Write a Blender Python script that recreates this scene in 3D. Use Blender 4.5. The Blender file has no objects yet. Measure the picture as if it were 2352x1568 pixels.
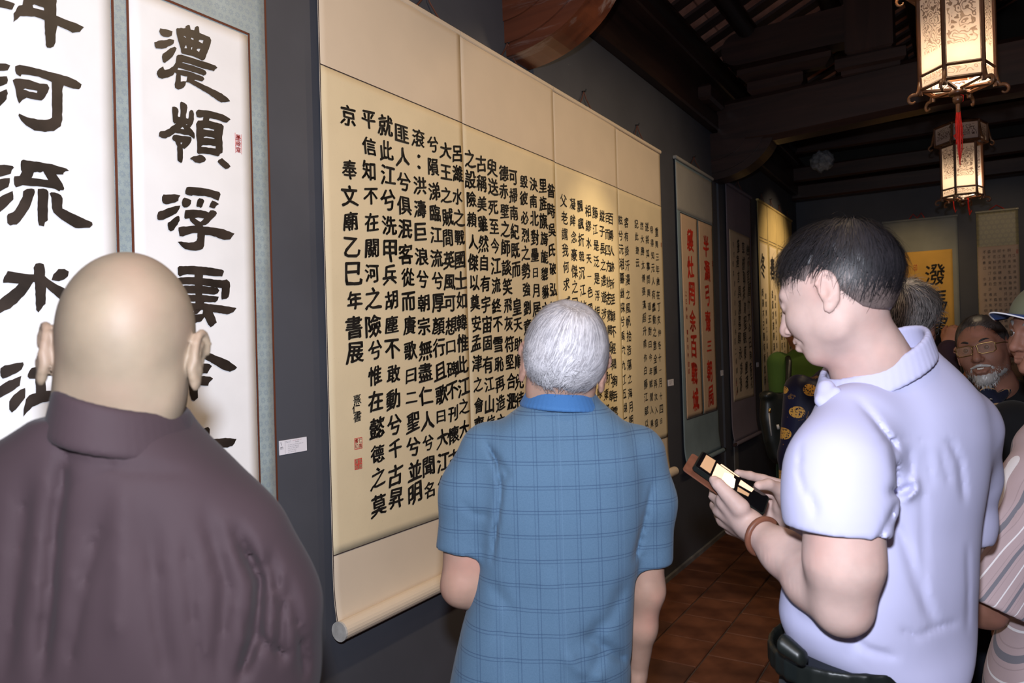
import bpy, bmesh, math, random
import numpy as np
from mathutils import Matrix, Vector, Euler
from math import pi, sin, cos, radians, sqrt, atan2
random.seed(7); np.random.seed(7)
sc = bpy.context.scene
COL = sc.collection

# ------------------------------------------------------------------ camera
FPX = 1680.0
TH, RHO, PIT = radians(31.74), radians(1.6), radians(.24)
EYE = np.array([1.72, 0.0, 1.6])
RL = np.array([cos(TH), sin(TH), 0.0]); FL = np.array([-sin(TH), cos(TH), 0.0]); ZL = np.array([0, 0, 1.0])
F2 = cos(PIT)*FL + sin(PIT)*ZL
U0 = cos(PIT)*ZL - sin(PIT)*FL
R2 = cos(RHO)*RL - sin(RHO)*U0
U2 = sin(RHO)*RL + cos(RHO)*U0
cam = bpy.data.cameras.new('camera'); camo = bpy.data.objects.new('camera', cam); COL.objects.link(camo)
cam.sensor_width = 36.0; cam.lens = 36.0*FPX/2352.0; cam.clip_start = .05
camo.matrix_world = Matrix(((R2[0], U2[0], -F2[0], EYE[0]), (R2[1], U2[1], -F2[1], EYE[1]), (R2[2], U2[2], -F2[2], EYE[2]), (0, 0, 0, 1)))
cam.dof.use_dof = True; cam.dof.focus_distance = 2.3; cam.dof.aperture_fstop = 6.3
sc.camera = camo

def ray(x, y): return F2 + R2*((x-1176)/FPX) - U2*((y-784)/FPX)
def onwall(x, y, X=0.0):
    d = ray(x, y); t = (X-EYE[0])/d[0]; return EYE+t*d
def onplane(x, y, ax, v):
    d = ray(x, y); t = (v-EYE[ax])/d[ax]; return EYE+t*d
# level frame: x right, y up, z forward, origin at the eye point (a plain rotation of the room axes)
LM = np.stack([RL, ZL, FL])            # world->level rows
def W2L(p): return (np.asarray(p)-EYE) @ LM.T
def L2W(p): return EYE + np.asarray(p) @ LM
def Q(x, y, t):                        # a point t metres away along the view, in the level frame
    return W2L(EYE + t*ray(x, y))
def lpix(p):                           # level frame -> photograph pixels
    w = np.asarray(p) @ LM
    t = w @ F2
    return 1176+FPX*(w @ R2)/t, 784-FPX*(w @ U2)/t

# ------------------------------------------------------------------ world, lights, exposure
wd = bpy.data.worlds.new('world'); sc.world = wd; wd.use_nodes = True
wd.node_tree.nodes['Background'].inputs[0].default_value = (.55, .42, .32, 1)
wd.node_tree.nodes['Background'].inputs[1].default_value = .02
sc.view_settings.view_transform = 'Standard'; sc.view_settings.look = 'None'
sc.view_settings.gamma = 1; sc.view_settings.exposure = 0.0
sc.view_settings.use_curve_mapping = False
def light(name, kind, loc, energy, color, size=.05, target=None, angle=None, blend=.6):
    l = bpy.data.lights.new(name, kind); l.energy = energy; l.color = color
    if kind in ('POINT', 'SPOT'): l.shadow_soft_size = size
    if kind == 'SPOT': l.spot_size = radians(angle); l.spot_blend = blend
    o = bpy.data.objects.new(name, l); COL.objects.link(o); o.location = loc
    if target is not None:
        o.rotation_euler = (Vector(target)-Vector(loc)).to_track_quat('-Z', 'Y').to_euler()
    return o
WARM = (1.0, .73, .45)
light('camera_flash', 'POINT', tuple(EYE + U2*.17 - R2*.015), 166, (.87, .92, 1.04), .028)
for (y, e) in ((.6, 44), (2.0, 42), (3.3, 54), (4.6, 46), (6.0, 17)):      # row of wide wall washers on the ceiling track
    light('wall_washer', 'SPOT', (1.55, y, 3.35), e, WARM, .06, (0, y, 1.45), 120, 1)
light('added_rafter_fill', 'POINT', (2.6, -.8, 4.1), 22, (1.0, .72, .5), .08)  # added fill light, unseen behind the camera, to brighten the roof timbers
light('gallery_spot', 'SPOT', (1.1, 2.85, 3.3), 120, (1, .76, .40), .03, (0, 2.83, 1.88), 38, 1)
light('gallery_spot', 'SPOT', (1.1, 3.6, 3.3), 100, (1, .76, .40), .03, (0, 3.6, 1.80), 38, 1)
light('gallery_spot', 'SPOT', (1.5, 8.2, 3.1), 120, WARM, .03, (0, 8.2, 2.35), 62, 1)
light('gallery_spot', 'SPOT', (1.25, 8.0, 3.3), 42, (1, .66, .28), .03, (1.25, 9.5, 2.1), 52, 1)
light('gallery_spot', 'SPOT', (2.2, 7.6, 3.3), 18, (1, .72, .45), .03, (2.05, 9.5, 2.4), 50, 1)

# ------------------------------------------------------------------ helpers: objects
def link(o, parent=None):
    COL.objects.link(o)
    if parent is not None: o.parent = parent
    return o
def tag(o, label=None, cat=None, group=None, kind=None):
    if label: o['label'] = label
    if cat: o['category'] = cat
    if group: o['group'] = group
    if kind: o['kind'] = kind
    return o
def empty(name, loc=(0, 0, 0), rz=0.0):
    o = bpy.data.objects.new(name, None); o.empty_display_size = .1
    COL.objects.link(o); o.location = loc; o.rotation_euler = (0, 0, rz)
    return o
def wmat(o):
    if o is None: return Matrix()
    m = Matrix.LocRotScale(o.location, o.rotation_euler, o.scale)
    return (wmat(o.parent) @ m) if o.parent else m
def mesh_np(name, v, f, mats, parent=None, smooth=False, mi=None, world=True):
    """v: Nx3 world coordinates, f: list/array of faces"""
    v = np.asarray(v, dtype=np.float64)
    if parent is not None and world:
        M = np.array(wmat(parent).inverted()); v = v @ M[:3, :3].T + M[:3, 3]
    me = bpy.data.meshes.new(name)
    if isinstance(f, np.ndarray):
        n, k = f.shape
        me.vertices.add(len(v)); me.vertices.foreach_set('co', v.astype(np.float32).ravel())
        me.loops.add(n*k); me.loops.foreach_set('vertex_index', f.astype(np.int32).ravel())
        me.polygons.add(n); me.polygons.foreach_set('loop_start', np.arange(0, n*k, k, dtype=np.int32))
        me.update(calc_edges=True)
    else:
        me.from_pydata([tuple(p) for p in v], [], [tuple(int(i) for i in q) for q in f]); me.update()
    for m in (mats if isinstance(mats, (list, tuple)) else [mats]): me.materials.append(m)
    if smooth: me.polygons.foreach_set('use_smooth', [True]*len(me.polygons))
    if mi is not None: me.polygons.foreach_set('material_index', mi)
    return link(bpy.data.objects.new(name, me), parent)

class MB:
    """collects simple solids into one mesh"""
    def __init__(s): s.v = []; s.f = []; s.m = []
    def add(s, v, f, m=0):
        n = len(s.v); s.v += [tuple(p) for p in v]; s.f += [tuple(i+n for i in q) for q in f]; s.m += [m]*len(f)
    def box(s, lo, hi, m=0, bev=0.0):
        x0, y0, z0 = lo; x1, y1, z1 = hi
        if bev <= 0:
            s.add([(x0,y0,z0),(x1,y0,z0),(x1,y1,z0),(x0,y1,z0),(x0,y0,z1),(x1,y0,z1),(x1,y1,z1),(x0,y1,z1)],
                  [(0,3,2,1),(4,5,6,7),(0,1,5,4),(1,2,6,5),(2,3,7,6),(3,0,4,7)], m)
        else:
            b = bev; v = []
            for (xa, ya, za, xb, yb, zb) in ((x0+b,y0+b,z0,x1-b,y1-b,z0),(x0,y0,z0+b,x1,y1,z0+b),(x0,y0,z1-b,x1,y1,z1-b),(x0+b,y0+b,z1,x1-b,y1-b,z1)):
                v += [(xa,ya,za),(xb,ya,za),(xb,yb,za),(xa,yb,za)]
            f = [(0,3,2,1),(12,13,14,15)]
            for k in range(3):
                for i in range(4):
                    j = (i+1) % 4; f.append((k*4+i, k*4+j, k*4+4+j, k*4+4+i))
            s.add(v, f, m)
    def obox(s, c, ax, ay, az, m=0):
        c = np.array(c, float); ax, ay, az = [np.array(q, float) for q in (ax, ay, az)]
        v = [c+i*ax+j*ay+k*az for (i, j, k) in ((-1,-1,-1),(1,-1,-1),(1,1,-1),(-1,1,-1),(-1,-1,1),(1,-1,1),(1,1,1),(-1,1,1))]
        s.add(v, [(0,3,2,1),(4,5,6,7),(0,1,5,4),(1,2,6,5),(2,3,7,6),(3,0,4,7)], m)
    def tube(s, pts, r, seg=8, m=0, caps=True, flat=1.0):
        pts = [np.array(p, float) for p in pts]; n = len(pts)
        rr = r if isinstance(r, (list, tuple)) else [r]*n
        prev = None; rings = []
        for i in range(n):
            d = pts[min(i+1, n-1)]-pts[max(i-1, 0)]; d /= (np.linalg.norm(d)+1e-9)
            if prev is None:
                a = np.cross(d, (0, 0, 1.0))
                if np.linalg.norm(a) < 1e-3: a = np.cross(d, (0, 1.0, 0))
            else: a = prev - d*np.dot(prev, d)
            a /= np.linalg.norm(a); prev = a; b = np.cross(d, a)
            rings.append([pts[i]+rr[i]*(cos(2*pi*k/seg)*a+flat*sin(2*pi*k/seg)*b) for k in range(seg)])
        v = [p for R_ in rings for p in R_]; f = []
        for i in range(n-1):
            for k in range(seg):
                j = (k+1) % seg; f.append((i*seg+k, i*seg+j, (i+1)*seg+j, (i+1)*seg+k))
        if caps: f += [tuple(range(seg-1, -1, -1)), tuple((n-1)*seg+k for k in range(seg))]
        s.add(v, f, m)
    def lathe(s, prof, c, seg=16, m=0):
        v = []; f = []
        for (r, z) in prof:
            v += [(c[0]+r*cos(2*pi*k/seg), c[1]+r*sin(2*pi*k/seg), c[2]+z) for k in range(seg)]
        for i in range(len(prof)-1):
            for k in range(seg):
                j = (k+1) % seg; f.append((i*seg+k, i*seg+j, (i+1)*seg+j, (i+1)*seg+k))
        s.add(v, f, m)
    def build(s, name, mats, parent=None, smooth=False):
        o = mesh_np(name, s.v, s.f, mats, parent, smooth)
        if max(s.m) > 0: o.data.polygons.foreach_set('material_index', s.m)
        return o

# ------------------------------------------------------------------ helpers: materials
def NT(name):
    m = bpy.data.materials.new(name); m.use_nodes = True; nt = m.node_tree
    b = nt.nodes['Principled BSDF']; return m, nt, b
def N(nt, typ, **kw):
    n = nt.nodes.new(typ)
    for k, v in kw.items(): setattr(n, k, v)
    return n
def L(nt, a, ao, b, bi): nt.links.new(a.outputs[ao], b.inputs[bi])
def c4(c): return (c[0], c[1], c[2], 1)
def ramp(nt, stops):
    r = N(nt, 'ShaderNodeValToRGB'); e = r.color_ramp.elements
    e[0].position = stops[0][0]; e[0].color = c4(stops[0][1]); e[1].position = stops[-1][0]; e[1].color = c4(stops[-1][1])
    for p, c in stops[1:-1]:
        q = e.new(p); q.color = c4(c)
    return r
def coords(nt, scale=(1, 1, 1), kind='Object'):
    t = N(nt, 'ShaderNodeTexCoord'); mp = N(nt, 'ShaderNodeMapping'); mp.inputs['Scale'].default_value = scale
    L(nt, t, kind, mp, 'Vector'); return mp
def bump(nt, b, src, out, strength=.2, dist=.002):
    bp = N(nt, 'ShaderNodeBump'); bp.inputs['Strength'].default_value = strength; bp.inputs['Distance'].default_value = dist
    L(nt, src, out, bp, 'Height'); L(nt, bp, 'Normal', b, 'Normal'); return bp
def M(name, col, rough=.6, var=.12, scale=(6, 6, 6), detail=4, bmp=0.0, bscale=None, spec=.35, metal=0.0, col2=None, lo=.35, hi=.65, sss=0):
    m, nt, b = NT(name)
    b.inputs['Roughness'].default_value = rough; b.inputs['Specular IOR Level'].default_value = spec; b.inputs['Metallic'].default_value = metal
    mp = coords(nt, scale); no = N(nt, 'ShaderNodeTexNoise'); no.inputs['Detail'].default_value = detail; no.inputs['Scale'].default_value = 1.0
    L(nt, mp, 'Vector', no, 'Vector')
    c1 = [max(0, x*(1-var)) for x in col]; c2 = list(col2) if col2 else [min(1, x*(1+var)) for x in col]
    r = ramp(nt, [(lo, c1), (hi, c2)]); L(nt, no, 'Fac', r, 'Fac'); L(nt, r, 'Color', b, 'Base Color')
    if bmp > 0:
        if bscale:
            mp2 = coords(nt, bscale); n2 = N(nt, 'ShaderNodeTexNoise'); n2.inputs['Scale'].default_value = 1; n2.inputs['Detail'].default_value = 3
            L(nt, mp2, 'Vector', n2, 'Vector'); bump(nt, b, n2, 'Fac', bmp, .002)
        else: bump(nt, b, no, 'Fac', bmp, .004)
    if sss > 0:
        b.inputs['Subsurface Weight'].default_value = sss; b.inputs['Subsurface Radius'].default_value = (.9, .35, .2); b.inputs['Subsurface Scale'].default_value = .012
    return m
def math_(nt, op, a, b=None, clamp=False):
    n = N(nt, 'ShaderNodeMath', operation=op); n.use_clamp = clamp
    for i, s in enumerate((a, b)):
        if s is None: continue
        if isinstance(s, (int, float)): n.inputs[i].default_value = s
        else: nt.links.new(s, n.inputs[i])
    return n.outputs[0]
def mixc(nt, fac, a, b, blend='MIX'):
    n = N(nt, 'ShaderNodeMix', data_type='RGBA', blend_type=blend)
    for key, s in ((0, fac), (6, a), (7, b)):
        if isinstance(s, (int, float)): n.inputs[key].default_value = s
        elif isinstance(s, (tuple, list)): n.inputs[key].default_value = c4(s)
        else: nt.links.new(s, n.inputs[key])
    return n.outputs[2]
def mat_wood(name, a, b, axis='Y', rough=.45, scale=1.0, dusty=0.0):
    m, nt, bs = NT(name); bs.inputs['Roughness'].default_value = rough
    s = {'X': (1.2, 14, 14), 'Y': (14, 1.2, 14), 'Z': (14, 14, 1.2)}[axis]
    mp = coords(nt, tuple(q*scale for q in s)); no = N(nt, 'ShaderNodeTexNoise'); no.inputs['Scale'].default_value = 1; no.inputs['Detail'].default_value = 6; no.inputs['Distortion'].default_value = .8
    L(nt, mp, 'Vector', no, 'Vector'); r = ramp(nt, [(.3, a), (.7, b)]); L(nt, no, 'Fac', r, 'Fac')
    out = r.outputs['Color']
    if dusty > 0:
        mp2 = coords(nt, tuple(q*scale*.5 for q in s)); n2 = N(nt, 'ShaderNodeTexNoise'); n2.inputs['Scale'].default_value = 1.6; n2.inputs['Detail'].default_value = 9; n2.inputs['Roughness'].default_value = .7
        L(nt, mp2, 'Vector', n2, 'Vector'); r2 = ramp(nt, [(.56, (0, 0, 0)), (.74, (dusty, dusty, dusty))]); L(nt, n2, 'Fac', r2, 'Fac')
        out = mixc(nt, r2.outputs['Color'], out, (.32, .29, .28))
    nt.links.new(out, bs.inputs['Base Color']); bump(nt, bs, no, 'Fac', .25, .003)
    return m
# ------------------------------------------------------------------ structure materials
m_wall = M('wall_paint', (.070, .074, .090), .55, .08, (3, 3, 3), bmp=.04, bscale=(160, 160, 160), spec=.3)
m_dark = M('dark_board', (.018, .017, .016), .8, .1)
m_pale = M('old_plaster', (.42, .45, .38), .8, .1)
m_wood_y = mat_wood('dark_lacquered_wood_y', (.017, .0085, .007), (.042, .019, .014), 'Y', .42)
m_wood_x = mat_wood('dark_lacquered_wood_x', (.018, .009, .0075), (.050, .021, .016), 'X', .42)
m_wood_z = mat_wood('dark_lacquered_wood_z', (.017, .0085, .007), (.045, .019, .014), 'Z', .42)
m_bracket = mat_wood('scuffed_brown_wood', (.075, .024, .014), (.18, .055, .026), 'X', .3, .55, .9)
m_rafter = mat_wood('rafter_wood', (.022, .010, .008), (.045, .02, .015), 'X', .6)
m_tile_red = M('roof_tile', (.48, .19, .13), .85, .35, (5, 5, 5), col2=(.62, .30, .21))
m_conc = M('skirting_concrete', (.15, .15, .155), .8, .2, (8, 8, 8))
m_mortar = M('floor_mortar', (.085, .06, .05), .9, .2, (20, 20, 20), bmp=.2)
m_terra = M('terracotta', (.12, .04, .022), .5, .3, (5, 5, 5), detail=6, bmp=.15, col2=(.19, .072, .038), spec=.45)
m_terra2 = M('terracotta_dark', (.095, .038, .025), .5, .3, (5, 5, 5), detail=6, bmp=.15, col2=(.14, .06, .036), spec=.45)

def S(name, mb, mats, parent=None, smooth=False):
    o = mb.build(name, mats, parent, smooth)
    if parent is None: o['kind'] = 'structure'
    return o
# floor slab + tiles
b = MB(); b.box((-.3, -3.2, -.12), (5.4, 9.9, -.006)); floor = S('floor', b, m_mortar)
tl = {}
def tile_mesh(k, mat):
    bm = bmesh.new(); bmesh.ops.create_cube(bm, size=1.0)
    for v in bm.verts: v.co = Vector((v.co.x*.279, v.co.y*.319, v.co.z*.03-.009))
    bmesh.ops.bevel(bm, geom=[e for e in bm.edges if min(q.co.z for q in e.verts) > 0], offset=.004, segments=1, affect='EDGES')
    me = bpy.data.meshes.new('floor_tile'); bm.to_mesh(me); bm.free(); me.materials.append(mat); return me
tm = [tile_mesh(0, m_terra), tile_mesh(1, m_terra2), tile_mesh(2, m_terra)]
cnt = 0
for i in range(0, 16):
    for j in range(-1, 22):
        x = .05+.145+i*.29-.06; y = 1.37+.1625+j*.325 + (.16 if i % 2 else 0)
        if x > 3.7 or y > 8.4 or y < 1.2 or cnt >= 290: continue
        cnt += 1
        o = link(bpy.data.objects.new('tile', tm[random.choice((0, 0, 1, 2))]), floor)
        o.location = (x, y, random.uniform(-.0012, .0012)); o.rotation_euler = (0, 0, random.uniform(-.006, .006) + random.choice((0, pi)))
# left wall
b = MB()
for (y0, y1) in ((-3.2, 2.985), (3.045, 6.07), (6.13, 9.5)):
    b.box((-.04, y0, .0), (0, y1, 3.29))
b.box((-.3, -3.2, 0), (-.06, 9.6, 3.29), 1)
wl = S('wall_left', b, [m_wall, m_pale])
b = MB(); b.box((-.3, 9.5, 0), (5.4, 9.7, 3.28)); b.box((-.3, 9.5, 3.28), (5.4, 9.7, 6.2), 1); S('wall_back', b, [m_wall, m_dark])
b = MB(); b.box((5.3, -3.2, 0), (5.5, 9.7, 6.2)); S('wall_right', b, [m_wall])
b = MB(); b.box((-.3, -3.4, 0), (5.5, -3.2, 6.2)); S('wall_front', b, [m_wall])
b = MB(); b.box((-1.1, -3.4, 3.2), (-1.0, 9.7, 4.2)); b.box((-1.1, -3.4, 3.2), (-.3, 9.7, 3.24)); S('wall_upper', b, [m_dark])
b = MB(); b.box((0.0, -3.2, 0), (.018, 9.5, .035)); S('baseboard_left', b, [m_conc])
b = MB(); b.box((-.058, 3.0, 0.04), (-.03, 3.03, 3.28)); S('trim_1', b, [m_pale])
b = MB(); b.box((0.001, 6.16, .04), (.008, 6.3, .9)); b2 = b
b = MB(); b.box((-.058, 6.085, .04), (-.03, 6.115, 3.28)); S('trim_2', b, [m_pale])
b = MB(); b.box((0.002, 6.36, .036), (.012, 6.47, .72)); S('trim_3', b, [M('grey_batten', (.16, .15, .14), .7)])

# roof: boards (ceiling) with rafters, purlins, tie beams, brackets as its parts
SL = .45
def rz_(x): return 4.02 + SL*x
b = MB()
b.add([(-1.1, -3.4, rz_(-1.1)+.10), (2.6, -3.4, rz_(2.6)+.10), (2.6, 9.7, rz_(2.6)+.10), (-1.1, 9.7, rz_(-1.1)+.10),
       (-1.1, -3.4, rz_(-1.1)+.16), (2.6, -3.4, rz_(2.6)+.16), (2.6, 9.7, rz_(2.6)+.16), (-1.1, 9.7, rz_(-1.1)+.16),
       (5.5, -3.4, rz_(-.3)+.10), (5.5, 9.7, rz_(-.3)+.10), (5.5, -3.4, rz_(-.3)+.16), (5.5, 9.7, rz_(-.3)+.16)],
      [(0,1,2,3), (4,7,6,5), (1,8,9,2), (5,6,11,10), (0,4,5,1), (1,5,10,8), (3,2,6,7), (2,9,11,6), (0,3,7,4), (8,10,11,9)])
ceil = S('ceiling', b, [m_tile_red])
for k in range(-2, 17):
    y = 5.055-.1325+k*.265
    if y < 2.6 or y > 9.4: continue
    b = MB(); dx = Vector((1, 0, SL)).normalized()
    b.obox(((-1.05+2.55)/2, y, rz_(.75)+.03), np.array(dx)*1.95, (0, .060, 0), np.cross(dx, (0, 1, 0))*-.032)
    b.build('rafter', m_rafter, ceil)
    # course of roof tiles between two rafters, lapped
    b = MB()
    for q in range(13):
        x0 = -.95+q*.26; z0 = rz_(x0)+.055
        b.obox((x0+.13, y+.1325, z0+.035), np.array(dx)*.15, (0, .072, 0), (-.004, 0, .008))
    b.build('tile_course', m_tile_red, ceil)
for (x, r) in ((.3, .075), (.85, .075), (1.42, .08), (2.0, .08), (2.6, .09)):
    b = MB(); b.tube([(x, -3.3, rz_(x)-.085), (x, 9.6, rz_(x)-.085)], r, 16); b.build('purlin', m_wood_y, ceil, True)
b = MB(); b.tube([(-.02, -3.3, 3.86), (-.02, 9.6, 3.86)], .10, 16); b.build('purlin', m_wood_y, ceil, True)
# wall plate above the exhibition wall
b = MB(); b.box((-.16, -3.2, 3.292), (.07, 9.6, 3.42), 0, .012); b.box((-.22, -3.2, 3.42), (.035, 9.6, 3.62), 0, .01); b.box((-.24, -3.2, 3.62), (.12, 9.6, 3.70), 0, .01)
b.build('wall_plate', m_wood_y, ceil)
def frame(yc, x_end, name_mat):
    """one roof truss: tie beam, carved bracket, upper beam, post and blocks"""
    y0, y1 = yc-.12, yc+.12
    b = MB(); prof = [(.06, 3.16), (.5, 3.145), (1.6, 3.20), (3.2, 3.20), (5.25, 3.14), (5.25, 3.50), (3.2, 3.57), (1.6, 3.57), (.5, 3.53), (.06, 3.52)]
    n = len(prof); v = []
    for (yy, ins) in ((y0, .04), (y0+.04, 0), (y1-.04, 0), (y1, .04)):
        for (x, z) in prof: v.append((x, yy, z + (ins if z < 3.35 else -ins)))
    f = [tuple(range(n)), tuple(3*n+i for i in range(n-1, -1, -1))]
    for k in range(3):
        for i in range(n): j = (i+1) % n; f.append((k*n+i, (k+1)*n+i, (k+1)*n+j, k*n+j))
    b.add(v, f); b.build('tie_beam', m_wood_x, ceil)
    # carved quarter-round bracket with stepped relief on its face
    b = MB()
    def qr(rad, zc, nn=18, x0=0.0): return [(x0, zc)] + [(x0+rad*cos(a), zc - rad*.74*sin(a)) for a in np.linspace(0, pi/2, nn)]
    for (rad, ya, yb) in ((.505, yc-.10, yc+.10), (.43, yc-.112, yc-.10), (.30, yc-.122, yc-.112)):
        pr = qr(rad, 3.27); n = len(pr)
        for zt in (3.27,):
            v = [(x, ya, z) for x, z in pr]+[(x, yb, z) for x, z in pr]
            f = [tuple(range(n)), tuple(n+i for i in range(n-1, -1, -1))]+[(i, n+i, n+(i+1) % n, (i+1) % n) for i in range(n)]
            b.add(v, f)
    b.build('bracket', name_mat, ceil)
    b = MB()
    for xx, zz in ((.04, 3.30), ):
        b.box((xx, yc-.55, 3.42), (xx+.10, yc-.18, 3.54), 0, .02)
    b.build('cross_block', m_wood_x, ceil)
    b = MB(); b.box((.30, yc-.1, 3.53), (.72, yc+.1, 3.66), 0, .03); b.box((.22, yc-.085, 3.66), (.92, yc+.085, 3.80), 0, .05); b.build('strut_block', m_wood_x, ceil)
    b = MB(); pr = [(.1+.13-.13*cos(a), 3.92+.13*sin(a)) for a in np.linspace(-pi/2, pi/2, 12)][::-1] + [(.25, 3.79), (1.02, 3.79), (1.02, 4.06)]
    n = len(pr); v = [(x, yc-.09, z) for x, z in pr]+[(x, yc+.09, z) for x, z in pr]
    b.add(v, [tuple(range(n)), tuple(n+i for i in range(n-1, -1, -1))]+[(i, n+i, n+(i+1) % n, (i+1) % n) for i in range(n)])
    b.build('upper_beam', m_wood_x, ceil)
    b = MB(); b.box((1.02, yc-.13, 3.66), (1.34, yc+.13, 4.65), 0, .03); b.build('king_post', m_wood_z, ceil)
    b = MB(); b.box((.95, yc-.14, 3.56), (1.42, yc+.14, 3.67), 0, .02); b.box((.99, yc-.12, 3.52), (1.38, yc+.12, 3.58), 0, .01); b.build('post_base', m_wood_x, ceil)
    b = MB(); b.box((1.34, yc-.08, 4.12), (3.9, yc+.08, 4.34), 0, .03); b.build('collar_beam', m_wood_x, ceil)
frame(2.9, 5, m_bracket)
frame(6.06, 5, m_wood_x)
# far tie beams against the back wall
for (z0, z1, yy) in ((3.24, 3.42, 9.36), (3.44, 3.62, 9.30), (3.78, 4.0, 9.34)):
    b = MB(); b.box((-.2, yy-.08, z0), (5.25, yy+.13, z1), 0, .02); b.build('end_beam', m_wood_x, ceil)
# dusty white bundle and a pale block left on the far beams
rnd = random.Random(3)
bm = bmesh.new(); bmesh.ops.create_icosphere(bm, subdivisions=3, radius=.13)
for v in bm.verts:
    n_ = v.co.normalized(); v.co = Vector((v.co.x, v.co.y*.6, v.co.z*.95))*(1+.12*sin(9*n_.x+4*n_.z)*cos(7*n_.z)+rnd.uniform(-.03, .03))
p = EYE + ray(1888, 366)*8.4
me = bpy.data.meshes.new('plastic_bundle'); bm.to_mesh(me); bm.free(); me.materials.append(M('dusty_plastic', (.22, .23, .25), .5, .4, (20, 20, 20)))
o = link(bpy.data.objects.new('plastic_bundle', me)); o.location = (p[0], 9.02, 3.60); tag(o, 'pale crumpled bundle lying on the far roof beam', 'bundle')
# ------------------------------------------------------------------ scroll materials
def mat_paper(name, col, var=.05, flecks=0.0, rough=.75):
    m, nt, b = NT(name); b.inputs['Roughness'].default_value = rough; b.inputs['Specular IOR Level'].default_value = .25
    mp = coords(nt, (5, 5, 5)); no = N(nt, 'ShaderNodeTexNoise'); no.inputs['Scale'].default_value = 1; no.inputs['Detail'].default_value = 5
    L(nt, mp, 'Vector', no, 'Vector'); r = ramp(nt, [(.3, [q*(1-var) for q in col]), (.7, [min(1, q*(1+var)) for q in col])]); L(nt, no, 'Fac', r, 'Fac')
    out = r.outputs['Color']
    if flecks:
        mp2 = coords(nt, (420, 420, 160)); n2 = N(nt, 'ShaderNodeTexNoise'); n2.inputs['Scale'].default_value = 1; n2.inputs['Detail'].default_value = 2
        L(nt, mp2, 'Vector', n2, 'Vector'); r2 = ramp(nt, [(.66, (0, 0, 0)), (.76, (flecks,)*3)]); L(nt, n2, 'Fac', r2, 'Fac')
        out = mixc(nt, r2.outputs['Color'], out, [q*.55 for q in col])
    nt.links.new(out, b.inputs['Base Color'])
    mp3 = coords(nt, (60, 60, 40)); n3 = N(nt, 'ShaderNodeTexNoise'); n3.inputs['Scale'].default_value = 1; n3.inputs['Detail'].default_value = 6
    L(nt, mp3, 'Vector', n3, 'Vector'); bump(nt, b, n3, 'Fac', .12, .002)
    return m
def mat_brocade(name, base, fig, cell=.022, rough=.38, ax=(1, 2)):
    """silk damask: rosettes in staggered rows"""
    m, nt, b = NT(name); b.inputs['Roughness'].default_value = rough; b.inputs['Sheen Weight'].default_value = .2
    t = N(nt, 'ShaderNodeTexCoord'); sp = N(nt, 'ShaderNodeSeparateXYZ'); L(nt, t, 'Object', sp, 'Vector')
    a = math_(nt, 'DIVIDE', sp.outputs[ax[0]], cell); c = math_(nt, 'DIVIDE', sp.outputs[ax[1]], cell)
    row = math_(nt, 'FLOOR', c); sh = math_(nt, 'MULTIPLY', math_(nt, 'MODULO', row, 2.0), .5)
    u = math_(nt, 'SUBTRACT', math_(nt, 'FRACT', math_(nt, 'ADD', a, sh)), .5); v = math_(nt, 'SUBTRACT', math_(nt, 'FRACT', c), .5)
    r = math_(nt, 'SQRT', math_(nt, 'ADD', math_(nt, 'MULTIPLY', u, u), math_(nt, 'MULTIPLY', v, v)))
    ang = math_(nt, 'ARCTAN2', v, u)
    pet = math_(nt, 'MULTIPLY', math_(nt, 'SINE', math_(nt, 'MULTIPLY', ang, 8.0)), .07)
    ring = math_(nt, 'LESS_THAN', math_(nt, 'ADD', r, pet), .36); inner = math_(nt, 'GREATER_THAN', r, .12)
    sw = math_(nt, 'GREATER_THAN', math_(nt, 'SINE', math_(nt, 'MULTIPLY', r, 55.0)), -.3)
    fac = math_(nt, 'MULTIPLY', math_(nt, 'MULTIPLY', ring, inner), sw)
    mp = coords(nt, (9, 9, 9)); no = N(nt, 'ShaderNodeTexNoise'); no.inputs['Scale'].default_value = 1; no.inputs['Detail'].default_value = 4
    L(nt, mp, 'Vector', no, 'Vector'); rr = ramp(nt, [(.3, [q*.8 for q in base]), (.7, [q*1.15 for q in base])]); L(nt, no, 'Fac', rr, 'Fac')
    mp2 = coords(nt, (900, 900, 900)); n2 = N(nt, 'ShaderNodeTexNoise'); n2.inputs['Scale'].default_value = 1
    L(nt, mp2, 'Vector', n2, 'Vector')
    out = mixc(nt, math_(nt, 'MULTIPLY', fac, .75), rr.outputs['Color'], fig)
    out = mixc(nt, math_(nt, 'MULTIPLY', n2.outputs['Fac'], .35), out, (.6, .68, .7))
    nt.links.new(out, b.inputs['Base Color']); bump(nt, b, n2, 'Fac', .3, .0006)
    return m
m_white_paper = mat_paper('white_xuan_paper', (.86, .86, .87), .05)
m_gold_paper = mat_paper('golden_tan_paper', (.72, .61, .41), .04, .30)
m_beige_silk = mat_paper('beige_silk_mount', (.66, .555, .43), .03, .0)
m_border = M('brown_red_border', (.12, .035, .018), .6)
m_seam = M('dark_seam', (.045, .03, .03), .7)
m_broc = mat_brocade('blue_grey_damask', (.27, .34, .35), (.13, .19, .27))
m_ink = M('ink_large', (.030, .021, .016), .42, .4, (14, 14, 14), spec=.6)
m_ink2 = M('ink_small', (.014, .012, .011), .55, .2, (30, 30, 30))
m_redink = M('red_ink', (.55, .03, .015), .6, .2, (20, 20, 20))
m_seal = M('seal_red', (.62, .08, .06), .6, .25, (200, 200, 200))
m_cap = M('roller_end', (.48, .47, .45), .6, .15, (30, 30, 30))
m_cord = M('brown_cord', (.12, .045, .03), .7)
m_black = M('black_plastic', (.012, .012, .012), .4)

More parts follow.
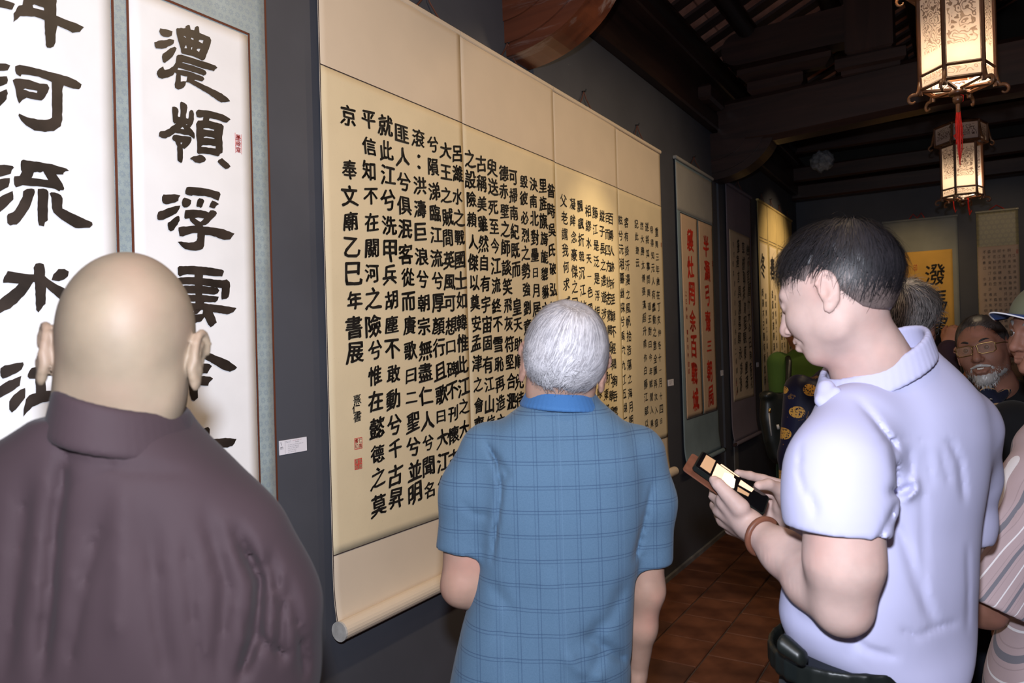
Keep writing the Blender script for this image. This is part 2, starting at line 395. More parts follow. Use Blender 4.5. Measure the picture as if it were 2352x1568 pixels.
# ------------------------------------------------------------------ glyphs
_fc = bpy.data.curves.new('glyph', 'FONT'); _fo = bpy.data.objects.new('glyph', _fc); COL.objects.link(_fo)
_gc = {}
def glyph(ch, off=.014, res=2):
    off = 0; k = ch
    if k not in _gc:
        _fc.body = ch; _fc.offset = off; _fc.resolution_u = res; _fc.fill_mode = 'BOTH'
        dg = bpy.context.evaluated_depsgraph_get(); dg.update()
        me = _fo.evaluated_get(dg).to_mesh()
        v = np.array([tuple(q.co) for q in me.vertices])[:, :2] if len(me.vertices) else np.zeros((0, 2))
        f = [tuple(p.vertices) for p in me.polygons]
        _fo.evaluated_get(dg).to_mesh_clear()
        if len(v):   # normalise to a unit box centred on the origin, keeping the aspect of the body square
            lo, hi = v.min(0), v.max(0); s = max((hi-lo).max(), .55 if ord(ch) > 255 else .01)
            v = (v-(lo+hi)/2)/s
        _gc[k] = (v, f)
    return _gc[k]
class Ink:
    def __init__(s): s.v = []; s.f = []
    def put(s, ch, a, z, w, h, rise=.10, rot=0.0, off=.014, slant=0.0):
        if ch in ' \u3000': return
        v, f = glyph(ch, off)
        if not len(v): return
        n = len(s.v); c, q = cos(rot), sin(rot)
        p1, p2, p3 = random.uniform(0, 6), random.uniform(0, 6), random.uniform(0, 6)
        cp = [(0, 0)] if off <= .010 else [(off*.9, off*.5), (-off*.9, -off*.5), (off*.3, -off*.9), (-off*.3, off*.9)]
        if off > .022: cp += [(off*1.5, 0), (-off*1.5, 0)]
        for (ox, oy) in cp:      # a loaded brush: the stroke drawn over itself a few times
            n = len(s.v)
            for (x, y) in v:
                x, y = x+ox+.030*sin(5*y+p1)+.012*sin(13*y+p3), y+oy+.030*sin(5*x+p2)+.010*sin(15*x+p1)
                if y < 0: x *= 1+.10*(-y)
                y2 = y + rise*x; x2 = x + slant*y
                X = (x2*c - y2*q)*w; Y = (x2*q + y2*c + .012*sin(9*x+5*y))*h
                s.v.append((a+X, z+Y))
            s.f += [tuple(i+n for i in t) for t in f]
def fill_poly(loops):
    """2-D outlines (first = outer, others = holes) -> verts, faces"""
    c = bpy.data.curves.new('fill', 'CURVE'); c.dimensions = '2D'; c.fill_mode = 'BOTH'
    for lp in loops:
        sp = c.splines.new('POLY'); sp.points.add(len(lp)-1)
        for i, (x, y) in enumerate(lp): sp.points[i].co = (x, y, 0, 1)
        sp.use_cyclic_u = True
    o = bpy.data.objects.new('fill', c); COL.objects.link(o)
    dg = bpy.context.evaluated_depsgraph_get(); dg.update(); e = o.evaluated_get(dg); me = e.to_mesh()
    v = np.array([tuple(q.co)[:2] for q in me.vertices]); f = [tuple(p.vertices) for p in me.polygons]
    e.to_mesh_clear(); bpy.data.objects.remove(o); bpy.data.curves.remove(c)
    return v, f
def rag(lp, step=.006, amp=.0006):
    out = []; n = len(lp)
    for i in range(n):
        a = np.array(lp[i]); b_ = np.array(lp[(i+1) % n]); d = np.linalg.norm(b_-a); k = max(1, int(d/step))
        for j in range(k): out.append(tuple(a+(b_-a)*j/k + np.random.uniform(-amp, amp, 2)))
    return out

# ------------------------------------------------------------------ scrolls
class Wave:
    """sheet hanging off the wall: distance of the sheet from the wall"""
    def __init__(s, seed, base=.012, amp=.006, curl=None, z0=.7, z1=2.9):
        r = random.Random(seed); s.k = [(r.uniform(1, 5), r.uniform(.5, 3.5), r.uniform(0, 6.3), r.uniform(.3, 1)) for _ in range(6)]
        s.base = base; s.amp = amp; s.z0 = z0; s.z1 = z1
    def __call__(s, y, z):
        d = sum(a*sin(ky*y+kz*z+p) for ky, kz, p, a in s.k)/3.0
        return s.base + s.amp*(d+1)*.5 + .022*max(0, (s.z0+.18-z)/.18)**2
def sheet(name, wv, y0, y1, z0, z1, mat, parent, lift=0.0, thick=.0012, ny=None, nz=None, place=None):
    ny = ny or max(2, int((y1-y0)/.03)); nz = nz or max(2, int((z1-z0)/.03)); v = []; f = []
    place = place or (lambda x, y, z: (x, y, z))
    for s_ in (0, 1):
        for j in range(nz+1):
            for i in range(ny+1):
                y = y0+(y1-y0)*i/ny; z = z0+(z1-z0)*j/nz
                v.append(place(wv(y, z)+lift-(thick if s_ else 0), y, z))
    n1 = (ny+1)*(nz+1)
    for j in range(nz):
        for i in range(ny):
            a = j*(ny+1)+i; f.append((a, a+1, a+ny+2, a+ny+1)); f.append((n1+a+ny+1, n1+a+ny+2, n1+a+1, n1+a))
    edge = [i for i in range(ny+1)] + [(j)*(ny+1)+ny for j in range(1, nz+1)] + [nz*(ny+1)+i for i in range(ny-1, -1, -1)] + [j*(ny+1) for j in range(nz-1, 0, -1)]
    for k in range(len(edge)):
        a, c = edge[k], edge[(k+1) % len(edge)]; f.append((a, n1+a, n1+c, c))
    return mesh_np(name, v, f, mat, parent, True)
def inkmesh(name, ink, wv, mat, parent, lift=.0012, place=None):
    place = place or (lambda x, y, z: (x, y, z))
    if not ink.v: return None
    o = mesh_np(name, [place(wv(a, z)+lift, a, z) for a, z in ink.v], ink.f, mat, parent); o['kind'] = 'stuff'; return o
def strips(name, wv, segs, w, mat, parent, lift=.0006, place=None):
    """thin ribbon lines on the sheet: segs of ((y,z),(y,z))"""
    place = place or (lambda x, y, z: (x, y, z))
    for (p, q) in segs:
        b = MB()
        n = max(2, int(math.hypot(q[0]-p[0], q[1]-p[1])/.04)); vert = abs(q[1]-p[1]) > abs(q[0]-p[0]); v = []
        for k in range(n+1):
            y = p[0]+(q[0]-p[0])*k/n; z = p[1]+(q[1]-p[1])*k/n
            for sgn in (-1, 1):
                yy, zz = (y+sgn*w/2, z) if vert else (y, z+sgn*w/2)
                v.append(place(wv(yy, zz)+lift, yy, zz))
        b.add(v, [(2*k, 2*k+1, 2*k+3, 2*k+2) for k in range(n)])
        o = b.build(name, mat, parent)
    return o
def hanger(parent, yc, z, w=.16, place=None, hook=True):
    place = place or (lambda x, y, z: (x, y, z))
    b = MB(); b.tube([place(.02, yc-w, z), place(.012, yc-w*.3, z+.05), place(.01, yc, z+.085), place(.012, yc+w*.3, z+.05), place(.02, yc+w, z)], .0035, 6)
    b.build('hanging_cord', m_cord, parent)
    b = MB(); b.tube([place(0.0, yc, z+.085), place(.02, yc, z+.083), place(.024, yc, z+.095)], .004, 6); b.build('hook', m_black, parent)
def roller(parent, y0, y1, z, x, r, mat, place=None, ends=.02, capr=None, capmat=None):
    place = place or (lambda x, y, z: (x, y, z)); b = MB(); b.tube([place(x, y0, z), place(x, y1, z)], r, 20); b.build('roller', mat, parent, False)
    for (ya, yb) in ((y0-ends, y0+.001), (y1-.001, y1+ends)):
        if ends > 0: b = MB(); b.tube([place(x, ya, z), place(x, yb, z)], capr or r*.9, 16); b.build('roller_end', capmat or m_cap, parent)

def base_at(y, z): return empty('hanging_scroll', (0.0, y, z))
# ---- pair of large clerical-script columns on white paper (leftmost scroll)
A_BIG = [
 ((0, 0), 4.9, [
  [[(-60,-30),(60,5),(140,35),(165,45),(150,80),(135,112),(60,100),(-60,70)]],
  [[(260,-40),(632,-40),(625,175),(700,210),(850,265),(940,310),(910,335),(890,365),(810,372),(760,345),(640,290),(625,360),(618,480),(600,525),(560,540),(525,538),(510,510),(500,380),(493,230),(440,205),(385,188),(300,185),(225,185),(190,215),(145,252),(150,160),(185,90),(205,68),(250,60)], [(360,60),(380,52),(430,72),(485,88),(490,118),(430,105),(370,88)]]]),
 ((0, 0), 4.9, [
  [[(-120,715),(0,715),(60,715),(110,738),(80,795),(0,800),(-120,810)]], [[(-120,880),(0,860),(75,857),(85,905),(75,938),(0,972),(-120,1010)]], [[(-80,1110),(0,1038),(70,1003),(82,1050),(72,1115),(0,1190),(-80,1240)]],
  [[(162,745),(215,730),(330,748),(540,808),(740,858),(850,905),(915,950),(900,985),(880,1005),(820,1002),(710,962),(698,1000),(697,1200),(695,1350),(680,1420),(600,1475),(500,1485),(380,1468),(290,1415),(235,1360),(203,1300),(210,1280),(300,1318),(420,1345),(500,1352),(560,1338),(580,1320),(580,1150),(578,925),(520,900),(430,865),(330,845),(240,840),(225,865),(180,835),(162,800)]],
  [[(135,900),(170,885),(220,885),(320,898),(450,940),(530,948),(548,990),(535,1040),(500,1095),(460,1135),(400,1125),(295,1103),(250,1130),(215,1167),(195,1130),(175,1040),(150,940)], [(258,1008),(280,1000),(412,1023),(410,1045),(330,1030)]]]),
 ((0, 320), 6.533, [
  [[(-120,375),(0,380),(120,385),(185,395),(210,422),(175,460),(155,515),(80,540),(0,560),(-120,600)]], [[(-120,630),(0,600),(70,585),(150,583),(140,640),(122,715),(60,750),(0,782),(-120,830)]], [[(-90,890),(0,858),(90,815),(190,773),(195,850),(203,905),(140,960),(60,1035),(0,1080),(-90,1130)]],
  [[(310,318),(350,308),(500,330),(640,350),(780,375),(920,415),(990,440),(1028,468),(980,480),(950,500),(945,530),(840,525),(880,585),(925,660),(962,735),(945,765),(905,765),(885,785),(820,748),(720,725),(600,710),(450,698),(340,692),(230,717),(210,680),(203,600),(215,555),(290,545),(325,485),(308,455),(305,380)], [(505,498),(560,488),(600,500),(640,483),(715,608),(600,595),(475,578)]],
  [[(345,775),(400,745),(470,735),(510,750),(518,790),(490,880),(450,1010),(400,1090),(340,1170),(290,1235),(245,1275),(150,1290),(105,1260),(95,1150),(120,1115),(190,1095),(240,1030),(300,930),(335,860)]],
  [[(558,745),(650,740),(700,755),(725,785),(718,900),(715,1060),(712,1215),(670,1240),(655,1310),(610,1292),(585,1290),(565,1220),(558,1050),(562,860)]],
  [[(740,810),(760,793),(820,795),(910,835),(932,880),(930,1000),(935,1035),(1050,1095),(1200,1165),(1375,1245),(1382,1285),(1345,1325),(1130,1335),(1060,1290),(920,1205),(800,1100),(775,1020),(765,880)]]]),
 ((0, 560), 3.92, [
  [[(300,215),(320,180),(355,170),(390,182),(403,220),(402,290),(470,345),(600,410),(680,470),(700,520),(640,540),(540,500),(480,450),(415,392),(410,460),(405,540),(370,580),(345,615),(322,595),(318,480),(312,345),(295,345),(270,390),(230,445),(150,530),(90,580),(40,600),(0,622),(-60,650),(-60,520),(0,500),(60,450),(130,395),(165,358),(110,352),(25,350),(22,325),(68,242),(110,248),(225,270),(305,275)]],
  [[(460,325),(480,275),(525,225),(580,225),(618,250),(610,290),(575,320),(530,335)]]]),
 ((0, 560), 3.92, [
  [[(0,1120),(40,1095),(120,1078),(205,1062),(212,1085),(195,1130),(140,1165),(60,1200),(20,1215),(0,1190)]], [[(-60,1300),(0,1278),(80,1230),(190,1188),(180,1240),(172,1275),(100,1330),(0,1385),(-60,1410)]], [[(78,1418),(120,1360),(180,1310),(225,1293),(225,1380),(190,1430),(140,1490),(105,1517),(80,1490)]],
  [[(375,1020),(400,980),(470,965),(560,975),(560,1050),(470,1060),(395,1062)]],
  [[(248,1170),(280,1115),(400,1095),(560,1080),(600,1130),(560,1180),(405,1185),(410,1320),(500,1315),(640,1330),(640,1400),(500,1408),(380,1425),(290,1465),(240,1515),(205,1555),(210,1490),(232,1400),(260,1362),(322,1340),(315,1215),(260,1215),(248,1195)]]]),
 ((340, 40), 7.127, [
  [[(185,183),(280,198),(388,228),(380,300),(320,328),(240,315),(195,290),(175,240)]], [[(92,415),(160,388),(250,375),(340,358),(417,375),(412,430),(350,468),(250,515),(170,515),(120,510),(100,470)]], [[(230,600),(280,570),(350,510),(430,487),(460,510),(430,580),(390,650),(320,705),(265,748),(235,735),(213,650)]],
  [[(447,195),(465,178),(598,180),(605,145),(645,122),(670,135),(690,205),(742,215),(760,160),(795,140),(820,160),(833,255),(900,285),(1000,330),(1023,380),(1015,440),(985,520),(950,610),(925,685),(870,710),(820,675),(740,645),(640,618),(545,598),(530,570),(528,520),(480,390),(455,270)],
   [(568,310),(580,305),(610,325),(605,342)], [(692,345),(705,335),(733,350),(728,375),(692,362)], [(815,395),(830,370),(893,378),(880,432)], [(600,458),(615,458),(628,510),(587,508)], [(692,495),(712,488),(710,532),(695,525)], [(783,540),(805,515),(845,520),(825,568)]],
  [[(455,640),(480,618),(540,615),(700,660),(870,716),(1000,755),(1090,790),(1128,828),(1085,855),(1070,882),(1000,865),(890,840),(780,800),(680,765),(560,735),(540,742),(700,785),(850,835),(930,870),(950,910),(935,940),(900,955),(800,920),(640,870),(480,825),(470,860),(560,865),(700,900),(820,945),(890,975),(913,1010),(875,1050),(800,1035),(755,1022),(750,1035),(870,1090),(1050,1175),(1200,1250),(1300,1325),(1337,1375),(1280,1385),(1190,1395),(1130,1360),(1000,1270),(850,1180),(740,1115),(665,1072),(612,1065),(600,1110),(580,1145),(540,1168),(485,1185),(430,1155),(422,1100),(440,1040),(448,970),(455,925),(430,905),(400,950),(320,985),(220,1008),(160,985),(133,925),(140,880),(180,835),(240,805),(250,850),(270,865),(330,845),(400,800),(440,740)], [(522,945),(560,955),(632,975),(612,1045),(528,1052)]]]),
 ((340, 220), 8.709, [
  [[(470,218),(520,215),(565,232),(592,270),(600,320),(587,400),(592,422),(630,422),(635,300),(630,140),(655,123),(720,145),(765,185),(775,240),(750,380),(748,450),(795,465),(812,320),(850,285),(890,300),(912,360),(908,470),(885,560),(825,640),(880,690),(920,750),(930,830),(912,868),(860,830),(800,790),(720,780),(630,760),(540,745),(490,770),(430,815),(350,853),(260,845),(207,805),(212,740),(240,708),(325,708),(420,650),(550,552),(520,555),(490,520),(478,440),(472,320)], [(640,658),(680,618),(715,670)], [(750,575),(775,570),(762,588)]],
  [[(475,820),(500,790),(560,783),(680,805),(780,815),(820,818),(855,840),(865,890),(820,970),(760,1025),(715,1062),(682,1045),(690,1130),(690,1240),(680,1320),(655,1348),(620,1330),(578,1295),(572,1180),(572,1010),(545,950),(535,915),(490,895),(473,860)], [(642,940),(680,940),(655,975)]],
  [[(945,340),(965,300),(1000,278),(1100,288),(1220,305),(1370,340),(1490,375),(1590,430),(1645,468),(1600,510),(1575,535),(1500,530),(1400,490),(1300,465),(1225,448),(1210,495),(1330,530),(1465,562),(1507,610),(1490,700),(1475,820),(1482,940),(1487,1060),(1478,1135),(1430,1160),(1415,1205),(1385,1210),(1230,1175),(1140,1158),(1000,1165),(968,1130),(970,1040),(972,920),(955,800),(957,700),(950,560),(985,500),(1085,490),(1098,430),(1010,438),(960,420)],
   [(1095,655),(1130,645),(1200,650),(1315,680),(1310,705),(1200,685),(1100,670)], [(1102,828),(1150,815),(1250,825),(1325,855),(1315,868),(1220,848),(1110,840)], [(1058,1010),(1090,985),(1160,990),(1240,990),(1340,1010),(1340,1052),(1200,1035),(1060,1022)]],
  [[(835,1245),(900,1210),(965,1205),(1020,1178),(1070,1190),(1130,1230),(1150,1280),(1120,1320),(1020,1348),(930,1330),(880,1280),(840,1270)]], [[(1400,1280),(1470,1243),(1520,1290),(1600,1350),(1645,1410),(1600,1450),(1545,1462),(1490,1430),(1425,1375),(1385,1320)]]]),
 ((340, 410), 8.709, [
  [[(300,318),(400,318),(520,315),(638,335),(600,385),(600,440),(530,480),(350,517),(290,490),(272,440),(268,370)]], [[(195,665),(290,640),(400,590),(540,545),(638,540),(620,610),(560,695),(450,755),(300,825),(215,832),(180,810),(172,740)]], [[(385,880),(440,850),(520,780),(600,742),(622,760),(625,840),(580,920),(520,1000),(510,1025),(445,1053),(400,1020),(380,930)]],
  [[(735,250),(765,175),(850,165),(1000,178),(1200,205),(1330,245),(1420,275),(1440,315),(1425,370),(1405,440),(1330,415),(1240,375),(1120,345),(1000,350),(900,335),(860,350),(765,325),(735,300)]],
  [[(690,410),(720,382),(800,400),(855,435),(845,500),(820,550),(770,580),(710,582),(680,540),(668,480)]], [[(985,420),(1020,392),(1090,405),(1118,450),(1095,510),(1080,560),(1050,588),(1010,568),(970,565),(957,540)]], [[(1240,490),(1275,437),(1350,465),(1410,510),(1360,550),(1330,600),(1290,600),(1212,565)]],
  [[(738,632),(900,620),(1050,628),(1150,655),(1205,680),(1240,640),(1300,635),(1350,655),(1372,690),(1350,740),(1290,800),(1210,880),(1150,925),(1090,940),(1100,960),(1200,965),(1350,985),(1500,1010),(1620,1060),(1725,1105),(1680,1160),(1640,1215),(1520,1225),(1440,1205),(1350,1165),(1220,1135),(1130,1125),(1128,1200),(1118,1340),(1090,1400),(1030,1430),(945,1445),(840,1430),(735,1408),(670,1360),(620,1310),(583,1262),(660,1258),(810,1283),(900,1270),(960,1245),(982,1190),(982,1095),(930,1085),(850,1105),(690,1160),(625,1150),(600,1040),(600,980),(660,960),(800,955),(938,940),(880,890),(840,845),(820,800),(740,805),(720,780),(725,690)], [(925,790),(1000,778),(1110,795),(1042,870)]]]),
 ((390, 590), 4.612, [
  [[(80,115),(95,97),(230,93),(380,105),(500,125),(565,138),(573,158),(552,205),(430,200),(350,190),(180,182),(105,205),(80,185)]],
  [[(258,150),(350,150),(345,302),(340,402),(360,480),(355,560),(270,560),(270,400),(262,300)]],
  [[(20,230),(140,215),(258,213),(350,225),(550,245),(600,238),(632,265),(637,310),(630,390),(620,425),(600,442),(550,452),(543,430),(548,330),(450,318),(345,296),(150,290),(20,300)]],
  [[(60,320),(160,302),(262,303),(345,306),(500,325),(525,355),(505,388),(470,400),(340,388),(195,386),(60,392)]],
  [[(60,410),(200,399),(340,402),(440,412),(520,420),(505,455),(480,480),(360,477),(220,470),(60,472)]],
  [[(0,520),(222,489),(360,491),(480,505),(600,520),(708,540),(670,585),(605,607),(500,592),(440,582),(335,558),(150,590),(20,600)]],
  [[(240,610),(350,602),(365,637),(335,680),(270,697),(180,690)]], [[(350,550),(440,560),(480,640),(495,695),(460,725),(430,742),(405,715),(365,637),(345,600)]], [[(290,600),(240,610),(260,560),(310,540),(335,558)]]]),
 ((390, 590), 4.612, [
  [[(300,960),(420,1015),(500,1050),(610,1092),(680,1140),(713,1168),(690,1195),(635,1215),(560,1192),(480,1142),(385,1090),(300,1050)]], [[(260,1140),(375,1128),(420,1132),(447,1155),(420,1190),(395,1232),(320,1235),(240,1230)]],
  [[(190,1340),(205,1310),(290,1268),(360,1260),(430,1268),(457,1288),(415,1330),(405,1362),(370,1362),(315,1358),(298,1380),(295,1490),(258,1522),(232,1510),(210,1440),(205,1385)]]]),
 ((390, 930), 6.27, [
  [[(435,410),(445,375),(490,335),(545,312),(575,340),(575,400),(563,495),(680,485),(800,470),(870,475),(962,488),(930,550),(900,585),(830,610),(760,615),(620,615),(545,625),(530,655),(640,655),(730,642),(762,665),(740,740),(710,850),(690,895),(560,860),(380,690),(300,700),(150,640),(150,590),(200,560),(310,540),(437,520)], [(305,662),(437,640),(440,678),(380,690)], [(510,800),(612,768),(612,795),(560,812)]]]),
]
wv = Wave(1, .014, .012)
s1 = base_at(1.0, .68); tag(s1, 'white paper scroll with huge black characters and blue-grey damask, far left', 'scroll')
sheet('mounting', wv, .55, 1.437, .72, 2.93, m_broc, s1)
sheet('paper', wv, 1.026, 1.372, 1.0, 2.49, m_white_paper, s1, .0010, .0004)
sheet('paper', wv, .62, .980, 1.0, 2.49, m_white_paper, s1, .0010, .0004)
strips('border_line', wv, [((1.376, .995), (1.376, 2.50)), ((1.024, 2.497), (1.379, 2.497)), ((1.024, .995), (1.379, .995)), ((1.022, .995), (1.022, 2.5)), ((.985, .995), (.985, 2.5)), ((.615, .995), (.615, 2.5)), ((.615, 2.497), (.988, 2.497)), ((.615, .995), (.988, .995)), ((1.436, .72), (1.436, 2.93)), ((.552, .72), (.552, 2.93))], .0065, m_border, s1, .0016)
for (org, scl, strokes) in A_BIG:
    V = []; Fc = []
    for loops in strokes:
        wl_ = []
        for lp in loops:
            pts = []
            for (x, y) in lp:
                p = onwall(org[0]+x/scl, org[1]+y/scl, .022); pts.append((p[1], p[2]))
            wl_.append(rag(pts))
        v, f = fill_poly(wl_); n = len(V); V += [tuple(q) for q in v]; Fc += [tuple(i+n for i in t) for t in f]
    mesh_np('character', [(wv(a, z)+.0032, a, z) for a, z in V], Fc, m_ink, s1)
ink = Ink(); p = onwall(546, 330, .02)
for k, ch in enumerate('墨緣齋'): ink.put(ch, p[1], p[2]+.017-.017*k, .016, .016, 0, 0, .02)
inkmesh('seal', ink, wv, m_seal, s1, .0022)
strips('seal_frame', wv, [((p[1]-.010, p[2]-.028), (p[1]-.010, p[2]+.028)), ((p[1]+.010, p[2]-.028), (p[1]+.010, p[2]+.028))], .0012, m_seal, s1, .0022)
roller(s1, .55, 1.437, .70, .045, .02, m_broc); b = MB(); b.box((.005, .55, 2.92), (.03, 1.437, 2.95), 0, .004); b.build('top_rod', m_broc, s1); hanger(s1, 1.0, 2.95)

# ---- four-panel long inscription on golden paper
PY = [1.636, 2.403, 3.185, 3.957, 4.695]
COLS = [
 [((798,265),(818,810),'京　奉文廟乙巳年書展')],
 [((845,275),(872,1157),'平信知不在關河之險兮惟在懿德之莫'), ((887,290),(912,1145),'就此江兮洗甲兵胡塵不敢動兮千古昇'), ((922,305),(955,1135),'匪人兮俱泯客從而賡歌曰二聖兮並明'),
  ((960,318),(987,1125),'滾：洪濤巨浪兮朝宗無盡仁人兮聞名'), ((993,333),(1020,1110),'兮隕涕臨江流兮厚顏行且歌曰大江兮'), ((1022,345),(1046,1100),'大王之賊間英風可想口碑不刊懷古人'), ((1049,352),(1069,1080),'呂濰水之戰國士如韓惟此江之大捷由')],
 [((1080,365),(1106,1070),'之設險賴人傑以奠安孟津之會齊鷹揚'), ((1106,375),(1130,1065),'古稱美雖然自有宇宙固有江山信天塹'), ((1132,385),(1155,1060),'臾送死至今江流終不雪恥再造之功千'), ((1158,395),(1180,1050),'德赤壁之師談笑飛灰符堅合淝之陣須'),
  ((1180,405),(1200,1045),'可掃南紀既而　皇天助順兇待就擒孟'), ((1204,415),(1222,1040),'毀彼必烈之勢強劉意計已窮自謂投鞭'), ((1226,422),(1242,1035),'決南北對壘日月居諸天地凜兮將毀蚩'), ((1248,428),(1262,1030),'里旌旗旖旎貔貅六軍兵刃生光雌雄未'), ((1266,436),(1281,1030),'昝時吳氏破弘操之地方其舳艫千')],
 [((1298,460),(1315,1000),'父老謂我何求或扶藜杖或棹孤舟而'), ((1318,468),(1334,1005),'凝眸念豪傑之已往嘆蹤跡之空留江'), ((1335,474),(1351,1010),'飄颻折戟沉江枯骨盈丘慘然不樂佇'), ((1352,482),(1367,1012),'相繆水天一色風景三秋渚荻岸蘆瑟'), ((1369,489),(1382,1015),'藤江是泛是浮接鯨波於無際蘸鷁尾'), ((1384,495),(1397,1018),'縱子長之遠遊涉大灘口溯東潮頭抵'), ((1396,500),(1408,1020),'百而四方壯志猶闕如也乃舉楫兮中'), ((1405,503),(1416,1022),'百粵人跡所至靡不經閱胸吞雲夢者')],
 [((1428,506),(1440,1005),'舷兮沅湘暮幽探兮禹穴九江五湖三吳'), ((1441,512),(1454,1000),'客有掛汗漫之風帆拾浩蕩之海月朝戛'), ((1464,514),(1467,604),'記此捷云'), ((1477,517),(1489,973),'然大勝太傅張漢超升甫作白藤江賦以'), ((1489,521),(1501,972),'遂將其事問興道王對曰今年賊閒入果'), ((1500,527),(1511,970),'帝得知元人有蠢動之意全圖再次入寇'), ((1511,531),(1522,967),'重興三年歲在丁亥仲冬十一月十四日')],
]
PANLAB = ['tan scroll panel with red seals, nearest of the four joined panels', 'tan scroll panel second of the four joined panels',
          'tan scroll panel third of the four joined panels, just right of the grey-haired head', 'tan scroll panel with a blank gap, farthest of the four joined']
rj = random.Random(11)
for i in range(4):
    y0, y1 = PY[i], PY[i+1]; wv = Wave(20+i, .016+.003*(3-i), .007)
    s = base_at((y0+y1)/2, .7); tag(s, PANLAB[i], 'scroll', None)
    sheet('mounting', wv, y0+.001, y1-.001, .735, 2.855, m_beige_silk, s)
    sheet('paper', wv, y0+.003, y1-.002, .957, 2.494, m_gold_paper, s, .0010, .0004)
    strips('seam_line', wv, [((y0+.002, 2.494), (y1-.002, 2.494)), ((y0+.002, .957), (y1-.002, .957))], .0035, m_seam, s, .0018)
    strips('edge_line', wv, [((y0+.0025, .74), (y0+.0025, 2.85))], .0035, m_seam if i == 0 else m_beige_silk, s, .0016)
    cols = (COLS[0]+COLS[1]) if i == 0 else COLS[i+1]
    for (a, b_, txt) in cols:
        ink = Ink(); p = onwall(*a, .03); q = onwall(*b_, .03); n = len(txt)-1
        for k, ch in enumerate(txt):
            u = k/n; y = p[1]+(q[1]-p[1])*u; z = p[2]+(q[2]-p[2])*u
            w = rj.uniform(.062, .076)*(1 if i < 2 else .93)*(.86 if i == 3 and a[0] > 1455 else 1); h = w*rj.uniform(.9, 1.0)
            if ch in '日曰口二一：': w *= .8; h *= .72
            ink.put(ch, y+rj.uniform(-.004, .004), z+rj.uniform(-.004, .004), w, h, rj.uniform(.08, .18), rj.uniform(-.03, .03), .026 if i < 2 else .013)
        inkmesh('text_column', ink, wv, m_ink2, s, .0026)['kind'] = 'stuff'
    if i == 0:
        ink = Ink()
        for (ch, x, yy) in (('熹', 821, 917), ('仁', 819, 938), ('書', 822, 957)):
            p = onwall(x, yy, .03); ink.put(ch, p[1], p[2], .036, .032, .1)
        inkmesh('signature', ink, wv, m_ink2, s, .0022)
        for (x, yy, inv, t4) in ((824, 1018, 0, '仁熹書印'), (824, 1065, 1, '文房清玩')):
            p = onwall(x, yy, .03); y, z = p[1], p[2]; h = .0175
            if inv:
                b = MB(); b.add([(wv(y+a*h, z+c*h)+.002, y+a*h, z+c*h) for a, c in ((-1,-1),(1,-1),(1,1),(-1,1))], [(0,1,2,3)]); b.build('seal', m_seal, s)
            else: strips('seal', wv, [((y-h, z-h), (y-h, z+h)), ((y+h, z-h), (y+h, z+h)), ((y-h, z+h), (y+h, z+h)), ((y-h, z-h), (y+h, z-h))], .0022, m_seal, s, .002)
            ink = Ink()
            for k, ch in enumerate(t4): ink.put(ch, y+(.5-(k//2))*h, z+(.5-(k % 2))*h, h*.85, h*.85, 0)
            inkmesh('seal_text', ink, wv, m_gold_paper if inv else m_seal, s, .0026)
    if i == 3:
        p = onwall(1522, 562, .03); ink = Ink(); ink.put('印', p[1], p[2], .02, .03, 0); inkmesh('seal', ink, wv, m_seal, s, .0022)
    roller(s, y0+.001, y1-.001 if i < 3 else y1+.012, .728, .054, .030, m_beige_silk, ends=(.004 if i == 0 else .0), capr=.0295)
    if i == 0:
        b = MB(); b.tube([(.054, y0-.006, .728), (.054, y0+.001, .728)], .031, 20); b.build('roller_cap', m_cap, s)
    b = MB(); b.box((.004, y0+.002, 2.846), (.03, y1, 2.868), 0, .004); b.build('top_rod', m_beige_silk, s)
    for yc in ((y0+y1)/2-.19, (y0+y1)/2+.19) if i < 1 else ((y0+y1)/2,): hanger(s, yc, 2.868, .07)

# ---- smaller scrolls along the left wall
m_s2a = mat_paper('grey_tan_silk', (.34, .33, .31), .06); m_s2b = mat_paper('blue_grey_silk', (.20, .27, .31), .12)
m_s2p = mat_paper('peach_paper', (.60, .43, .30), .06)
m_mauve = mat_paper('mauve_silk', (.22, .185, .22), .06); m_s3p = mat_paper('cream_tan_paper', (.62, .50, .36), .05)
m_yel = mat_paper('yellow_silk', (.55, .42, .17), .08); m_s4p = mat_paper('cream_paper', (.66, .55, .36), .05)
wv = Wave(31, .012, .012, z0=.7)
s = base_at(5.45, .69); tag(s, 'narrow scroll with two columns of red seal-script characters and grey-blue silk', 'scroll')
sheet('mounting', wv, 5.01, 5.89, .72, 2.885, m_s2b, s); sheet('top_silk', wv, 5.015, 5.885, 2.52, 2.86, m_s2a, s, .0012, .0004)
sheet('paper', wv, 5.085, 5.46, 1.035, 2.505, m_s2p, s, .001, .0004); sheet('paper', wv, 5.50, 5.855, 1.035, 2.505, m_s2p, s, .001, .0004)
strips('border_line', wv, [((5.08, 1.03), (5.08, 2.51)), ((5.86, 1.03), (5.86, 2.51)), ((5.08, 2.51), (5.86, 2.51)), ((5.08, 1.03), (5.86, 1.03)), ((5.465, 1.03), (5.465, 2.51)), ((5.495, 1.03), (5.495, 2.51))], .006, m_seam, s, .0016)
for (yc, txt) in ((5.29, '襲灶罔余百戰城'), (5.68, '半灝弓齋三朝局')):
    ink = Ink()
    for k, ch in enumerate(txt): ink.put(ch, yc+rj.uniform(-.01, .01), 2.33-k*.196, .135 if ch not in '三弓' else .11, .16 if ch != '三' else .09, .03, rj.uniform(-.04, .04), .03)
    inkmesh('red_characters', ink, wv, m_redink, s, .0022)
ink = Ink()
for k, ch in enumerate('乙巳仲秋　書於河內'): ink.put(ch, 5.155, 1.93-k*.055, .03, .035, .05)
